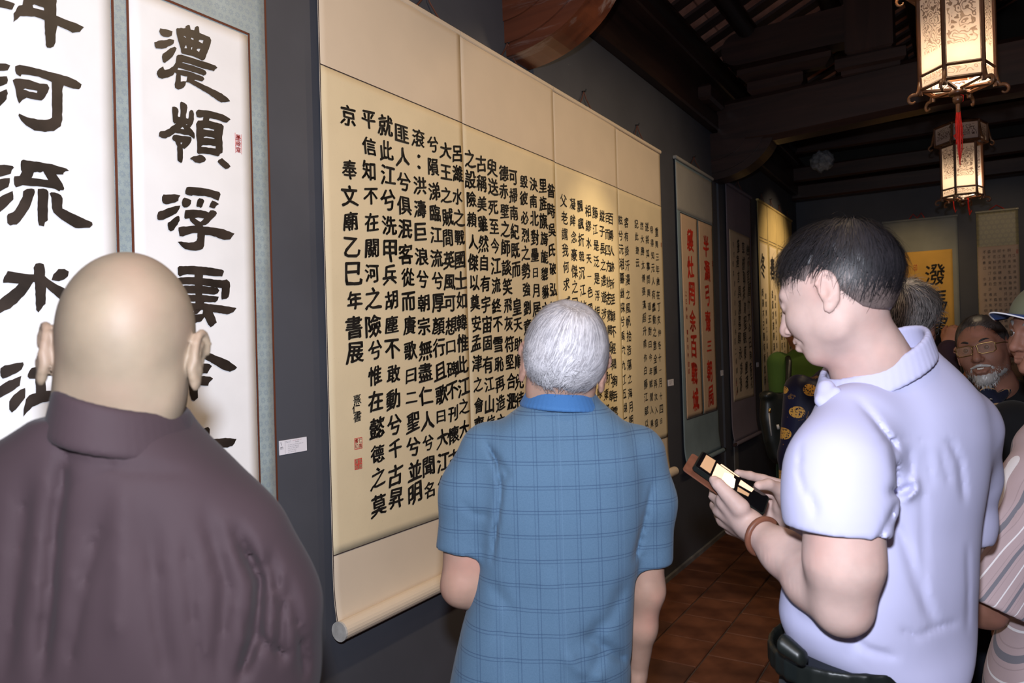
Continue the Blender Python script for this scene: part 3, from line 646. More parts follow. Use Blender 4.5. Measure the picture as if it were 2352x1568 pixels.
for k, ch in enumerate('印印'): ink.put(ch, 5.16, 1.42-k*.05, .035, .04, 0)
ink.put('印', 5.835, 2.2, .03, .05, 0); inkmesh('red_inscription', ink, wv, m_redink, s, .0022)
roller(s, 5.01, 5.89, .705, .045, .017, m_s2b, ends=.05, capr=.014, capmat=m_black); b = MB(); b.box((.003, 5.0, 2.878), (.03, 5.90, 2.902), 0, .004); b.build('top_rod', m_s2a, s); hanger(s, 5.46, 2.9, .12)
wv = Wave(32, .012, .008)
s = base_at(6.7, .68); tag(s, 'narrow mauve silk scroll with cursive black columns on tan paper', 'scroll')
sheet('mounting', wv, 6.28, 7.15, .71, 2.93, m_mauve, s); sheet('paper', wv, 6.36, 7.07, 1.05, 2.545, m_s3p, s, .001, .0004)
for (yc, txt, h) in ((6.98, '幾何官曆什大今日時葹花', .12), (6.80, '草檐聊萊賞聖觀藜鹽魂', .13), (6.62, '筆達言具濃喜醇永游源', .125), (6.47, '有志者事竟成破釜沉舟百二秦關終屬', .055)):
    ink = Ink(); st = 1.36/(len(txt)) 
    for k, ch in enumerate(txt): ink.put(ch, yc+rj.uniform(-.02, .02), 2.42-k*st, h*.8*rj.uniform(.7, 1.2), h*rj.uniform(.8, 1.1), .12, rj.uniform(-.15, .15), .016 if h > .1 else .01, rj.uniform(-.1, .3))
    inkmesh('cursive_column', ink, wv, m_ink2, s, .0022)
ink = Ink(); ink.put('印', 7.04, 2.3, .03, .045, 0); ink.put('印', 6.46, 1.2, .035, .045, 0); ink.put('印', 6.46, 1.12, .035, .045, 0); inkmesh('seal', ink, wv, m_seal, s, .0022)
roller(s, 6.28, 7.15, .70, .045, .017, m_mauve, ends=.05, capr=.014, capmat=m_wood_x); b = MB(); b.box((.003, 6.26, 2.925), (.03, 7.17, 2.948), 0, .004); b.build('top_rod', m_mauve, s); hanger(s, 6.72, 2.946, .12)
wv = Wave(33, .012, .008)
YB = [7.42, 7.84, 8.26, 8.68, 9.10]
for i in range(4):
    s = base_at(YB[i]+.21, .9)
    tag(s, 'yellow silk scroll, %s of the four yellow ones near the far corner' % ('nearest', 'second', 'third', 'farthest')[i], 'scroll')
    wv = Wave(40+i, .012+.004*(i % 2), .006); y0, y1 = YB[i]+.004, YB[i+1]-.004
    sheet('mounting', wv, y0, y1, .93, 2.96, m_yel, s); sheet('paper', wv, y0+.05, y1-.03, 1.05, 2.55, m_s4p, s, .001, .0004)
    strips('border_line', wv, [((y0+.04, 1.04), (y0+.04, 2.57)), ((y0+.04, 2.57), (y1-.02, 2.57)), ((y0+.04, 2.60), (y1-.02, 2.60))], .006, m_seam, s, .0014)
    ink = Ink()
    ink.put('冬春秋夏'[i], (y0+y1)/2-.04, 2.32, .19, .24, .1, 0, .03)
    for k, ch in enumerate('時舉不己趣有雨如酥'[:9] if i % 2 == 0 else '遠黛凌波春流深處情'): ink.put(ch, y0+.12, 2.05-k*.11, .07, .085, .1, rj.uniform(-.1, .1), .02)
    for k, ch in enumerate('連環畫裏江山萬古長青日'): ink.put(ch, y0+.25, 2.02-k*.085, .045, .06, .1, rj.uniform(-.1, .1), .014)
    inkmesh('ink_characters', ink, wv, m_ink2, s, .0022)
    roller(s, y0, y1, .92, .04, .015, m_yel, ends=.0, capr=.012, capmat=m_wood_x); b = MB(); b.box((.003, y0, 2.955), (.03, y1, 2.975), 0, .004); b.build('top_rod', m_yel, s); hanger(s, (y0+y1)/2, 2.975, .08)

# ---- scrolls on the back wall
def pl(x, y, z): return (y, 9.5-x, z)
m_goldp = mat_paper('bright_gold_paper', (.66, .40, .10), .08); m_bg = mat_paper('pale_blue_grey_silk', (.25, .27, .27), .08)
m_olive = mat_brocade('olive_gold_brocade', (.20, .155, .035), (.38, .30, .08), .05, .4, (0, 2)); m_pinkp = mat_paper('pinkish_paper', (.48, .37, .30), .05)
wv = Wave(51, .012, .008)
s = empty('hanging_scroll', (1.3, 9.5, .8)); tag(s, 'wide gold paper scroll with grey-blue silk on the back wall, above the grey-haired head', 'scroll')
sheet('mounting', wv, .95, 1.685, .75, 2.885, m_bg, s, place=pl); sheet('paper', wv, 1.08, 1.63, .95, 2.525, m_goldp, s, .001, .0004, place=pl)
ink = Ink()
for k, ch in enumerate('潑馬揮毫興'): ink.put(ch, 1.46+rj.uniform(-.01, .01), 2.25-k*.30, .19, .24, .15, -.05, .018, .1)
for k, ch in enumerate('雲山樹色'): ink.put(ch, 1.27, 2.20-k*.09, .05, .07, .1, 0, .01)
inkmesh('ink_characters', ink, wv, m_ink2, s, .0022, pl)
ink = Ink(); ink.put('印', 1.265, 2.34, .035, .08, 0); inkmesh('seal', ink, wv, m_seal, s, .0022, pl)
b = MB(); b.box((.94, 9.47, 2.878), (1.69, 9.497, 2.90), 0, .004); b.build('top_rod', m_bg, s)
b = MB(); b.tube([(.94, 9.46, .74), (1.69, 9.46, .74)], .018, 12); b.build('roller', m_wood_x, s)
b = MB(); b.tube([(1.22, 9.48, 2.9), (1.26, 9.49, 2.955), (1.30, 9.48, 2.9), (1.34, 9.49, 2.96), (1.37, 9.48, 2.9)], .006, 6); b.build('hanging_cord', m_redink, s)
wv = Wave(52, .012, .006)
s = empty('hanging_scroll', (2.05, 9.5, .8)); tag(s, 'scroll with olive gold brocade top and rows of tiny characters, back wall', 'scroll')
sheet('mounting', wv, 1.86, 2.24, .8, 2.895, m_olive, s, place=pl); sheet('paper', wv, 1.865, 2.235, 1.1, 2.52, m_pinkp, s, .001, .0004, place=pl)
ink = Ink(); small = '春江潮水連海平海上明月共潮生灩灩隨波千萬里何處春江無月明江流宛轉繞芳甸月照花林皆似霰空裏流霜不覺飛汀上白沙看不見'
for c in range(7):
    for k in range(22):
        if rj.random() < .04: continue
        ink.put(small[(c*9+k) % len(small)], 2.195-c*.045+rj.uniform(-.003, .003), 2.46-k*.058, .028, .034, .1, rj.uniform(-.1, .1), .01)
inkmesh('ink_characters', ink, wv, m_ink2, s, .0022, pl)
ink = Ink(); ink.put('印', 2.222, 2.44, .018, .05, 0); inkmesh('seal', ink, wv, m_seal, s, .0022, pl)
b = MB(); b.box((1.855, 9.47, 2.888), (2.245, 9.497, 2.91), 0, .004); b.build('top_rod', m_olive, s)
b = MB(); b.tube([(1.86, 9.46, .79), (2.24, 9.46, .79)], .018, 12); b.build('roller', m_wood_x, s)
b = MB(); b.tube([(1.98, 9.48, 2.91), (2.05, 9.49, 2.96), (2.12, 9.48, 2.91)], .005, 6); b.build('hanging_cord', m_redink, s)

# ---- caption cards
m_card = M('card_white', (.80, .79, .86), .6, .02); m_grey_t = M('card_text', (.12, .11, .13), .7); m_card_red = M('card_text_red', (.45, .18, .2), .7)
def caption(y0, y1, z0, z1, label, full=False, side=None):
    o = empty('caption_card', (0, (y0+y1)/2, z0)); tag(o, label, 'caption card')
    b = MB(); b.box((.0005, y0, z0), (.0025, y1, z1)); b.build('card', m_card, o)
    wvf = lambda y, z: .0025
    w = y1-y0; h = z1-z0
    def line(txt, y, z, sz, mat, name, off=0.0):
        ink = Ink(); x = y
        for ch in txt:
            if ch != ' ':
                v, f = glyph(ch, off); cw = {'i': .25, 'l': .2, ':': .2, '.': .2, '1': .4, 't': .4, 'r': .45, 'm': 1.0, 'M': 1.0, 'T': .8, 'H': .85}.get(ch, .62)
                hh = 1.0 if ch.isupper() or ch in 'hldbtk' or ch.isdigit() else .72
                if ord(ch) > 0x2000: cw = 1.0
                wd_ = cw*sz
                if len(v):
                    n = len(ink.v); ext = np.ptp(v, axis=0)+1e-6
                    for (a, c) in v: ink.v.append((x+wd_*.5+a/ext[0]*wd_*.85, z+c/ext[1]*hh*sz*(1 if ch not in ':.' else .6)))
                    ink.f += [tuple(i+n for i in t) for t in f]
                x += wd_*1.12
            else: x += sz*.5
        inkmesh(name, ink, wvf, mat, o, .0004)
    if full:
        line('V', y0+.0035, z1-.010, .011, m_grey_t, 'logo'); line('m', y0+.003, z1-.022, .011, m_grey_t, 'logo')
        b = MB(); b.box((.0026, y0+.0205, z0+.002), (.003, y0+.0209, z1-.002)); b.build('rule', m_grey_t, o)
        line('Mùa thu Thang Long', y0+.05, z1-.0045, .0028, m_card_red, 'heading'); line('墨緣翰香', y0+.06, z1-.0095, .0034, m_grey_t, 'heading')
        line('UBND TP HA NOI', y0+.023, z1-.0045, .002, m_grey_t, 'print'); line('VAN MIEU 2025', y0+.023, z1-.0075, .002, m_grey_t, 'print')
        for k, t_ in enumerate(('Tác pham: Thu Hoàng Ho Thanh Thai', 'The hien: Nghe Nhan Ha Noi', 'Kích thuoc: 80cm x 180cm', 'Chat lieu: Giay xuyen', 'Nam sáng tác: 2024')):
            line(t_, y0+.032, z1-.016-k*.0052, .0026, m_grey_t, 'print', .01)
    else:
        for k in range(4): b = MB(); b.box((.0026, y0+w*.15, z1-h*(.25+.17*k)), (.003, y0+w*(.8-.08*k), z1-h*(.25+.17*k)+h*.035)); b.build('print', m_grey_t, o)
caption(1.463, 1.568, 1.294, 1.336, 'white caption card with logo between the white and tan scrolls', True)
caption(4.775, 4.885, 1.288, 1.331, 'caption card on the wall between the tan panels and the red-character scroll')
caption(6.04, 6.11, 1.294, 1.338, 'caption card right of the red-character scroll')
caption(7.27, 7.35, 1.316, 1.36, 'caption card right of the mauve cursive scroll')
bpy.data.objects.remove(_fo) if False else None
# ------------------------------------------------------------------ lanterns
m_lwood = mat_wood('lantern_wood', (.045, .018, .008), (.13, .05, .02), 'Z', .28)
m_lcarv = M('lantern_carving', (.16, .07, .03), .35, .3, (30, 30, 30), bmp=.3)
m_tassel = M('red_silk', (.62, .022, .012), .5, .3, (300, 300, 20))
m_bulbcap = M('bulb_cap', (.7, .62, .55), .4)
def mat_pane():
    m, nt, b = NT('painted_frosted_glass'); nt.nodes.remove(b); out = nt.nodes['Material Output']
    mp = coords(nt, (1, 1, 1)); 
    no = N(nt, 'ShaderNodeTexNoise'); no.inputs['Scale'].default_value = 22; no.inputs['Detail'].default_value = 1.5; L(nt, mp, 'Vector', no, 'Vector')
    wv_ = N(nt, 'ShaderNodeMath', operation='SINE'); mul = N(nt, 'ShaderNodeMath', operation='MULTIPLY'); mul.inputs[1].default_value = 62; L(nt, no, 'Fac', mul, 0); L(nt, mul, 'Value', wv_, 0)
    r = ramp(nt, [(.25, (0, 0, 0)), (.6, (1, 1, 1))]); L(nt, wv_, 'Value', r, 'Fac')
    uv = N(nt, 'ShaderNodeTexCoord'); sp = N(nt, 'ShaderNodeSeparateXYZ'); L(nt, uv, 'UV', sp, 'Vector')
    u = math_(nt, 'ABSOLUTE', math_(nt, 'SUBTRACT', sp.outputs[0], .5)); v = math_(nt, 'ABSOLUTE', math_(nt, 'SUBTRACT', sp.outputs[1], .5))
    n3 = N(nt, 'ShaderNodeTexNoise'); n3.inputs['Scale'].default_value = 12; L(nt, mp, 'Vector', n3, 'Vector')
    mk = math_(nt, 'LESS_THAN', math_(nt, 'ADD', math_(nt, 'MAXIMUM', math_(nt, 'MULTIPLY', u, 1.05), v), math_(nt, 'MULTIPLY', math_(nt, 'SUBTRACT', n3.outputs['Fac'], .5), .35)), .42)
    fac = math_(nt, 'MULTIPLY', math_(nt, 'MULTIPLY', r.outputs['Color'], mk), math_(nt, 'GREATER_THAN', sp.outputs[1], .24))
    colr = mixc(nt, math_(nt, 'MULTIPLY', fac, .75), (.85, .78, .72), (.16, .10, .08))
    tr = N(nt, 'ShaderNodeBsdfTranslucent'); nt.links.new(colr, tr.inputs['Color']); df = N(nt, 'ShaderNodeBsdfDiffuse'); nt.links.new(mixc(nt, fac, (.55, .5, .5), (.08, .05, .05)), df.inputs['Color'])
    mx = N(nt, 'ShaderNodeMixShader'); mx.inputs[0].default_value = .35; L(nt, tr, 0, mx, 1); L(nt, df, 0, mx, 2); L(nt, mx, 0, out, 'Surface')
    return m
m_pane = mat_pane()
def mat_emit(name, col, s):
    m, nt, b = NT(name); b.inputs['Base Color'].default_value = c4(col); b.inputs['Emission Color'].default_value = c4(col); b.inputs['Emission Strength'].default_value = s; return m
m_bulb = mat_emit('lit_bulb', (1.0, .80, .52), 22)
def mat_glass():
    m, nt, b = NT('clear_lantern_glass'); b.inputs['Transmission Weight'].default_value = 1; b.inputs['Roughness'].default_value = .02; b.inputs['IOR'].default_value = 1.05; return m
m_clear = mat_glass()
def quad_uv(name, P4, mat, parent, thick=.003):
    v = [np.array(p, float) for p in P4]; n = np.cross(v[1]-v[0], v[3]-v[0]); n = n/np.linalg.norm(n)*thick
    o = mesh_np(name, v+[p-n for p in v], [(0,1,2,3), (7,6,5,4), (0,4,5,1), (1,5,6,2), (2,6,7,3), (3,7,4,0)], mat, parent)
    uvl = o.data.uv_layers.new(name='UV'); q = [(0,0),(1,0),(1,1),(0,1)]
    idx = {0:q[0],1:q[1],2:q[2],3:q[3],4:q[0],5:q[1],6:q[2],7:q[3]}
    for l in o.data.loops: uvl.data[l.index].uv = idx[l.vertex_index]
    return o
def lantern(cx, cy, label, rot, tassel=True, open_pane=None, energy=9):
    o = empty('hexagonal_lantern', (cx, cy, 2.54)); tag(o, label, 'lantern')
    R_, Rc = .134, .172; z0, z1, z2, z3 = 2.615, 2.665, 2.985, 3.135
    A = [rot+k*pi/3 for k in range(6)]
    pt = lambda k, r, z: np.array((cx+r*cos(A[k % 6]), cy+r*sin(A[k % 6]), z))
    for k in range(6):
        b = MB(); b.tube([pt(k, R_, z0-.03), pt(k, R_, z2+.02)], .009, 6); b.build('post', m_lwood, o)
        if k != open_pane: quad_uv('pane', [pt(k, R_*.97, z1+.005), pt(k+1, R_*.97, z1+.005), pt(k+1, R_*.97, z2-.006), pt(k, R_*.97, z2-.006)], m_pane, o)
        quad_uv('lower_pane', [pt(k, R_*.97, z0+.004), pt(k+1, R_*.97, z0+.004), pt(k+1, R_*.97, z1-.006), pt(k, R_*.97, z1-.006)], m_pane, o)
        quad_uv('crown_pane', [pt(k, Rc*.97, z2+.02), pt(k+1, Rc*.97, z2+.02), pt(k+1, Rc*.97, z3-.01), pt(k, Rc*.97, z3-.01)], m_pane, o)
        for (r, z, h) in ((R_, z0-.006, .008), (R_, z1, .007), (R_, z2, .008)): b = MB(); b.tube([pt(k, r, z), pt(k+1, r, z)], h, 4); b.build('rail', m_lwood, o)
        b = MB()
        for (r, z, h) in ((Rc, z2+.012, .009), (Rc, z3, .009)): b.tube([pt(k, r, z), pt(k+1, r, z)], h, 4)
        b.tube([pt(k, Rc, z2+.01), pt(k, Rc, z3)], .008, 6); b.tube([pt(k, R_*.95, z2), pt(k, Rc*1.02, z2+.012)], .007, 5); b.tube([pt(k, .02, z2+.005), pt(k, Rc, z2+.01)], .005, 5)
        b.build('crown_frame', m_lwood, o)
        # carved curl feet and crown finials
        d = np.array((cos(A[k]), sin(A[k]), 0)); pts = []; rr = []
        for a in np.linspace(0, 1.6*pi, 16):
            q = .026*(1-a/(2.2*pi)); c = pt(k, R_+.028, z0-.045); pts.append(c+d*q*sin(a-.9)+np.array((0, 0, 1.0))*q*cos(a-.9)); rr.append(.008*(1-.5*a/(1.6*pi)))
        b = MB(); b.tube([pt(k, R_, z0+.03), pt(k, R_+.006, z0-.01)]+pts[1:], [.008, .009]+rr[1:], 7); b.build('curl_foot', m_lcarv, o, True)
        pts = []; rr = []
        for a in np.linspace(0, 1.5*pi, 12):
            q = .022*(1-a/(2.2*pi)); c = pt(k, Rc+.024, z2+.0); pts.append(c+d*q*sin(a)+np.array((0, 0, 1.0))*q*cos(a)); rr.append(.007*(1-.5*a/(1.5*pi)))
        b = MB(); b.tube([pt(k, Rc, z3-.01), pt(k, Rc+.015, z2+.05)]+pts, [.006, .008]+rr, 7); b.build('carved_finial', m_lcarv, o, True)
        b = MB(); b.tube([pt(k, .02, z0-.02), pt(k, R_*.99, z0-.012)], .008, 5); b.build('spoke', m_lwood, o)
    b = MB(); b.lathe([(0, -.004), (.028, -.004), (.034, .0), (.03, .012), (.018, .02), (0, .022)], (cx, cy, z0-.04), 16); b.build('hub', m_lwood, o, True)
    b = MB(); b.lathe([(0, -.042), (.012, -.04), (.020, -.028), (.020, -.016), (.01, -.004), (0, 0)], (cx, cy, z0-.04), 14); b.build('ball_finial', m_lwood, o, True)
    b = MB(); b.lathe([(0, .06), (.05, .05), (.12, .025), (Rc, .0)], (cx, cy, z3), 6); b.build('roof_cap', m_lwood, o)
    b = MB(); b.tube([(cx, cy, z3+.05), (cx, cy, 4.3)], .004, 6); b.build('suspension_wire', m_black, o)
    # bulb
    b = MB(); b.lathe([(.0001, -.03), (.018, -.026), (.03, -.008), (.032, .006), (.026, .022), (.018, .034)], (cx, cy, 2.735), 16); b.build('bulb', m_bulb, o, True)
    b = MB(); b.lathe([(.018, .034), (.017, .06), (.011, .075), (.011, .095), (0, .096)], (cx, cy, 2.735), 14); b.build('bulb_socket', m_bulbcap, o, True)
    b = MB(); b.tube([(cx, cy, 2.85), (cx, cy, z3+.04)], .003, 5); b.build('flex', m_black, o)
    light('lantern_bulb', 'POINT', (cx, cy, 2.725), energy, (1.0, .80, .54), .03).parent = None
    r = random.Random(int(cx*1000+cy*100))
    if tassel:
        b = MB(); zt = z0-.082; b.tube([(cx, cy, zt), (cx, cy, zt-.035)], .0085, 10); b.build('tassel_binding', m_lcarv, o)
        b = MB()
        for q in range(44):
            a = r.uniform(0, 6.28); rad = r.uniform(.002, .014); ln = r.uniform(.10, .14) if q < 26 else r.uniform(.17, .225)
            tx, ty = cx+rad*cos(a), cy+rad*sin(a); w = r.uniform(-.009, .009)
            b.tube([(tx*.5+cx*.5, ty*.5+cy*.5, zt-.03), (tx, ty, zt-.03-ln*.4), (cx+(tx-cx)*.55+w*.4, cy+(ty-cy)*.5+w*.4, zt-.03-ln*.75), (cx+(tx-cx)*(.9 if q < 26 else .15), cy+(ty-cy)*.8, zt-.03-ln)], .0017, 4, caps=False)
        for q in range(9):
            a = r.uniform(0, 6.28); b.tube([(cx, cy, zt-.11), (cx+.018*cos(a), cy+.018*sin(a), zt-.125-r.uniform(0, .03)), (cx+.004*cos(a), cy+.004*sin(a), zt-.155)], .0017, 4, caps=False)
        b.tube([(cx, cy, zt+.04), (cx+.02, cy-.01, zt+.03), (cx+.018, cy, zt+.01), (cx, cy, zt)], .002, 5)
        t = b.build('tassel', m_tassel, o)
    else:
        b = MB(); 
        for (dx, ln) in ((-.06, .10), (.03, .13), (.035, .12)):
            b.tube([(cx+dx, cy, z0-.02), (cx+dx+.004, cy, z0-.02-ln*.6), (cx+dx+.012, cy, z0-.02-ln), (cx+dx+.02, cy, z0-.02-ln*.8)], .003, 5)
        b.build('red_cord', m_tassel, o)
    return o
# hexagon turned as in the photograph: the nearest post is a little right of the axis
ROT = atan2(-FL[1], -FL[0]) + radians(10)
lantern(1.722, 3.52, 'near hexagonal lantern glowing at the top right with a long red tassel', ROT, True, None, 52)
lantern(1.735, 6.42, 'far hexagonal lantern hanging lower behind the red tassel, bulb visible', ROT, False, 0, 26)
# ------------------------------------------------------------------ body modelling: smooth blends of tapered forms, polygonised
# everything below is authored in the level frame (x right, y up, z forward, metres, floor at y=-1.6) and placed in the room by L2W
def _n(v): v = np.asarray(v, float); return v/np.linalg.norm(v)
class Prim:
    pass
def cap(a, b, ra, rb=None, k=.02, sq=None):
    """tapered capsule; sq=(axis, factor) flattens it along an axis"""
    p = Prim(); a = np.asarray(a, float); b = np.asarray(b, float); rb = ra if rb is None else rb
    R_ = max(ra, rb); s = 1.0
    if sq is not None: s = sq[1]; ax = _n(sq[0])
    p.lo = np.minimum(a, b)-R_; p.hi = np.maximum(a, b)+R_; p.k = k
    def f(P):
        PP, A, B_ = P, a, b
        if sq is not None:
            mid = (a+b)/2; PP = P + ((P-mid) @ ax)[:, None]*ax*(1/s-1); A = a+ax*((a-mid) @ ax)*(1/s-1); B_ = b+ax*((b-mid) @ ax)*(1/s-1)
        d = B_-A; L2 = max(d @ d, 1e-9); t = np.clip(((PP-A) @ d)/L2, 0, 1)
        q = PP-A-t[:, None]*d
        return (np.sqrt((q*q).sum(1)) - (ra+(rb-ra)*t))*(1 if sq is None else min(1, (s+1)/2))
    p.f = f; return p
def chain(pts, rs, k=.02, sq=None): return [cap(pts[i], pts[i+1], rs[i], rs[i+1], k, sq) for i in range(len(pts)-1)]
def ell(c, r, B=None, k=.02):
    """ellipsoid, B rows = axes"""
    p = Prim(); c = np.asarray(c, float); r = np.asarray(r, float); B = np.eye(3) if B is None else np.asarray(B)
    e = np.sqrt(((B*r[:, None])**2).sum(0)); p.lo = c-e; p.hi = c+e; p.k = k
    def f(P):
        q = (P-c) @ B.T; k0 = np.sqrt(((q/r)**2).sum(1)); k1 = np.sqrt(((q/(r*r))**2).sum(1)); return k0*(k0-1)/np.maximum(k1, 1e-6)
    p.f = f; return p
def loft(rows, k=.03, pw=2.4, yaw=0.0):
    """rows (y, xc, zc, hx, hz): stacked super-ellipses, top to bottom"""
    p = Prim(); rows = sorted(rows, key=lambda r_: r_[0]); A = np.array(rows, float); p.k = k
    m = np.maximum(A[:, 3], A[:, 4]).max()
    p.lo = np.array((A[:, 1].min()-m, A[0, 0]-.02, A[:, 2].min()-m)); p.hi = np.array((A[:, 1].max()+m, A[-1, 0]+.02, A[:, 2].max()+m))
    # smooth rows with a cubic resample
    ys = np.linspace(A[0, 0], A[-1, 0], 80)
    def cs(col):
        v = np.interp(ys, A[:, 0], A[:, col]); ker = np.ones(5)/5; return np.convolve(np.pad(v, 2, mode='edge'), ker, 'valid')
    tab = [cs(c) for c in (1, 2, 3, 4)]
    cy, sy = cos(yaw), sin(yaw)
    def f(P):
        y = P[:, 1]; xc, zc, hx, hz = [np.interp(y, ys, t) for t in tab]
        dx, dz = P[:, 0]-xc, P[:, 2]-zc
        u, w = dx*cy+dz*sy, -dx*sy+dz*cy
        q = (np.abs(u/hx)**pw + np.abs(w/hz)**pw)**(1/pw)
        d = (q-1)*np.minimum(hx, hz)
        dy = np.maximum(A[0, 0]-y, y-A[-1, 0])
        return np.where(dy > 0, np.sqrt(np.maximum(d, 0)**2+dy**2)+np.minimum(d, 0)*.0, np.maximum(d, dy))
    p.f = f; return p
def smin(a, b, k):
    h = np.clip(.5+.5*(b-a)/k, 0, 1); return b+(a-b)*h-k*h*(1-h)
def axis(lo, hi, h, fine=()):
    """grid coordinates: spacing h, finer inside the given (lo, hi, h) ranges"""
    out = [lo]; x = lo
    while x < hi:
        s = h
        for (a, b_, hf) in fine:
            if a <= x < b_: s = min(s, hf)
        x += s; out.append(x)
    return np.array(out)
class Field:
    def __init__(s, lo, hi, h, fine=((), (), ())):
        s.ax = [axis(lo[i], hi[i], h, fine[i]) for i in range(3)]; s.d = np.full([len(a) for a in s.ax], .5, np.float32)
    def _box(s, lo, hi, m):
        sl = []
        for i in range(3):
            a = np.searchsorted(s.ax[i], lo[i]-m); b_ = np.searchsorted(s.ax[i], hi[i]+m); sl.append(slice(max(a-1, 0), min(b_+1, len(s.ax[i]))))
        return tuple(sl)
    def pts(s, sl):
        g = np.meshgrid(*[s.ax[i][sl[i]] for i in range(3)], indexing='ij'); return np.stack([q.ravel() for q in g], 1)
    def add(s, p, op='u'):
        if isinstance(p, list):
            for q in p: s.add(q, op)
            return s
        if isinstance(p, tuple): return s.add(p[1], p[0])
        sl = s._box(p.lo, p.hi, p.k+.02); sub = s.d[sl]
        if sub.size == 0: return s
        v = p.f(s.pts(sl)).reshape(sub.shape).astype(np.float32)
        if op == 'u': s.d[sl] = smin(sub, v, p.k)
        elif op == 's': s.d[sl] = -smin(-sub, v, p.k)          # carve
        return s
    def clip(s, fn, k=.004):
        """keep only where fn(P) < 0"""
        sl = tuple(slice(0, n) for n in s.d.shape); m = np.abs(s.d) < .06; m |= s.d < 0
        idx = np.nonzero(m); P = np.stack([s.ax[i][idx[i]] for i in range(3)], 1); v = fn(P).astype(np.float32)
        s.d[idx] = -smin(-s.d[idx], -v, k); return s
    def displace(s, fn, band=.045):
        m = np.abs(s.d) < band; idx = np.nonzero(m); P = np.stack([s.ax[i][idx[i]] for i in range(3)], 1); s.d[idx] += fn(P).astype(np.float32); return s
    def mesh(s):
        d = s.d; ins = d < 0; nx, ny, nz = d.shape
        c = [ins[i:nx-1+i, j:ny-1+j, k:nz-1+k] for i in (0, 1) for j in (0, 1) for k in (0, 1)]
        cnt = sum(q.astype(np.int8) for q in c); act = (cnt > 0) & (cnt < 8); I = np.nonzero(act); nv = len(I[0])
        if nv == 0: return np.zeros((0, 3)), np.zeros((0, 4), int)
        vid = np.full(act.shape, -1, np.int32); vid[I] = np.arange(nv)
        acc = np.zeros((nv, 3)); w = np.zeros(nv); X = [s.ax[a] for a in range(3)]
        offs = [(i, j, k) for i in (0, 1) for j in (0, 1) for k in (0, 1)]
        val = {o: d[I[0]+o[0], I[1]+o[1], I[2]+o[2]].astype(np.float64) for o in offs}
        for o in offs:
            for a in range(3):
                if o[a]: continue
                o2 = list(o); o2[a] = 1; o2 = tuple(o2); v0, v1 = val[o], val[o2]; cr = (v0 < 0) != (v1 < 0)
                t = np.where(cr, v0/np.where(cr, v0-v1, 1), 0)
                P = np.stack([X[b_][I[b_]+o[b_]] for b_ in range(3)], 1).astype(float)
                P[:, a] += t*(X[a][I[a]+1]-X[a][I[a]])
                acc[cr] += P[cr]; w[cr] += 1
        V = acc/np.maximum(w, 1)[:, None]; F_ = []
        for a in range(3):
            sl0 = [slice(1, n-1) for n in d.shape]; sl0[a] = slice(0, d.shape[a]-1); sl1 = list(sl0); sl1[a] = slice(1, d.shape[a])
            A = ins[tuple(sl0)]; B_ = ins[tuple(sl1)]; cr = np.nonzero(A != B_)
            if len(cr[0]) == 0: continue
            base = [cr[q]+(0 if q == a else 1) for q in range(3)]; b1, b2 = [(1, 2), (2, 0), (0, 1)][a]
            def cell(o1, o2):
                q = list(base); q[b1] = q[b1]+o1; q[b2] = q[b2]+o2; return vid[q[0], q[1], q[2]]
            q4 = np.stack([cell(-1, -1), cell(0, -1), cell(0, 0), cell(-1, 0)], 1)
            flip = B_[cr]; q4[flip] = q4[flip][:, ::-1]; F_.append(q4)
        return V, np.concatenate(F_)
def relax(V, F_, it=1, lam=.5):
    e = np.concatenate([F_[:, [0, 1]], F_[:, [1, 2]], F_[:, [2, 3]], F_[:, [3, 0]]])
    deg = np.bincount(e.ravel(), minlength=len(V)).astype(float)
    for _ in range(it):
        s = np.zeros_like(V)
        for a in range(3): s[:, a] = np.bincount(e[:, 0], V[e[:, 1], a], len(V)) + np.bincount(e[:, 1], V[e[:, 0], a], len(V))
        V = V + lam*(s/np.maximum(deg, 1)[:, None]-V)
    return V
def bounds(ps, m=.02):
    fl = []
    def rec(q):
        for x in q:
            if isinstance(x, tuple): continue
            rec(x) if isinstance(x, list) else fl.append(x)
    rec(ps); return np.min([p.lo for p in fl], 0)-m, np.max([p.hi for p in fl], 0)+m
def solid(name, prims, h, mat, parent, carve=(), fine=((), (), ()), clip=None, disp=None, it=1, clipk=.004, keep=None):
    lo, hi = bounds(prims, .03); F = Field(lo, hi, h, fine)
    F.add(prims)
    for c in carve: F.add(c, 's')
    if clip: 
        for c in (clip if isinstance(clip, (list, tuple)) else [clip]): F.clip(c, clipk)
    if disp:
        for c in (disp if isinstance(disp, (list, tuple)) else [disp]): F.displace(c)
    V, Fc = F.mesh(); V = relax(V, Fc, it, .45)
    o = mesh_np(name, L2W(V), Fc, mat, parent, True); return o
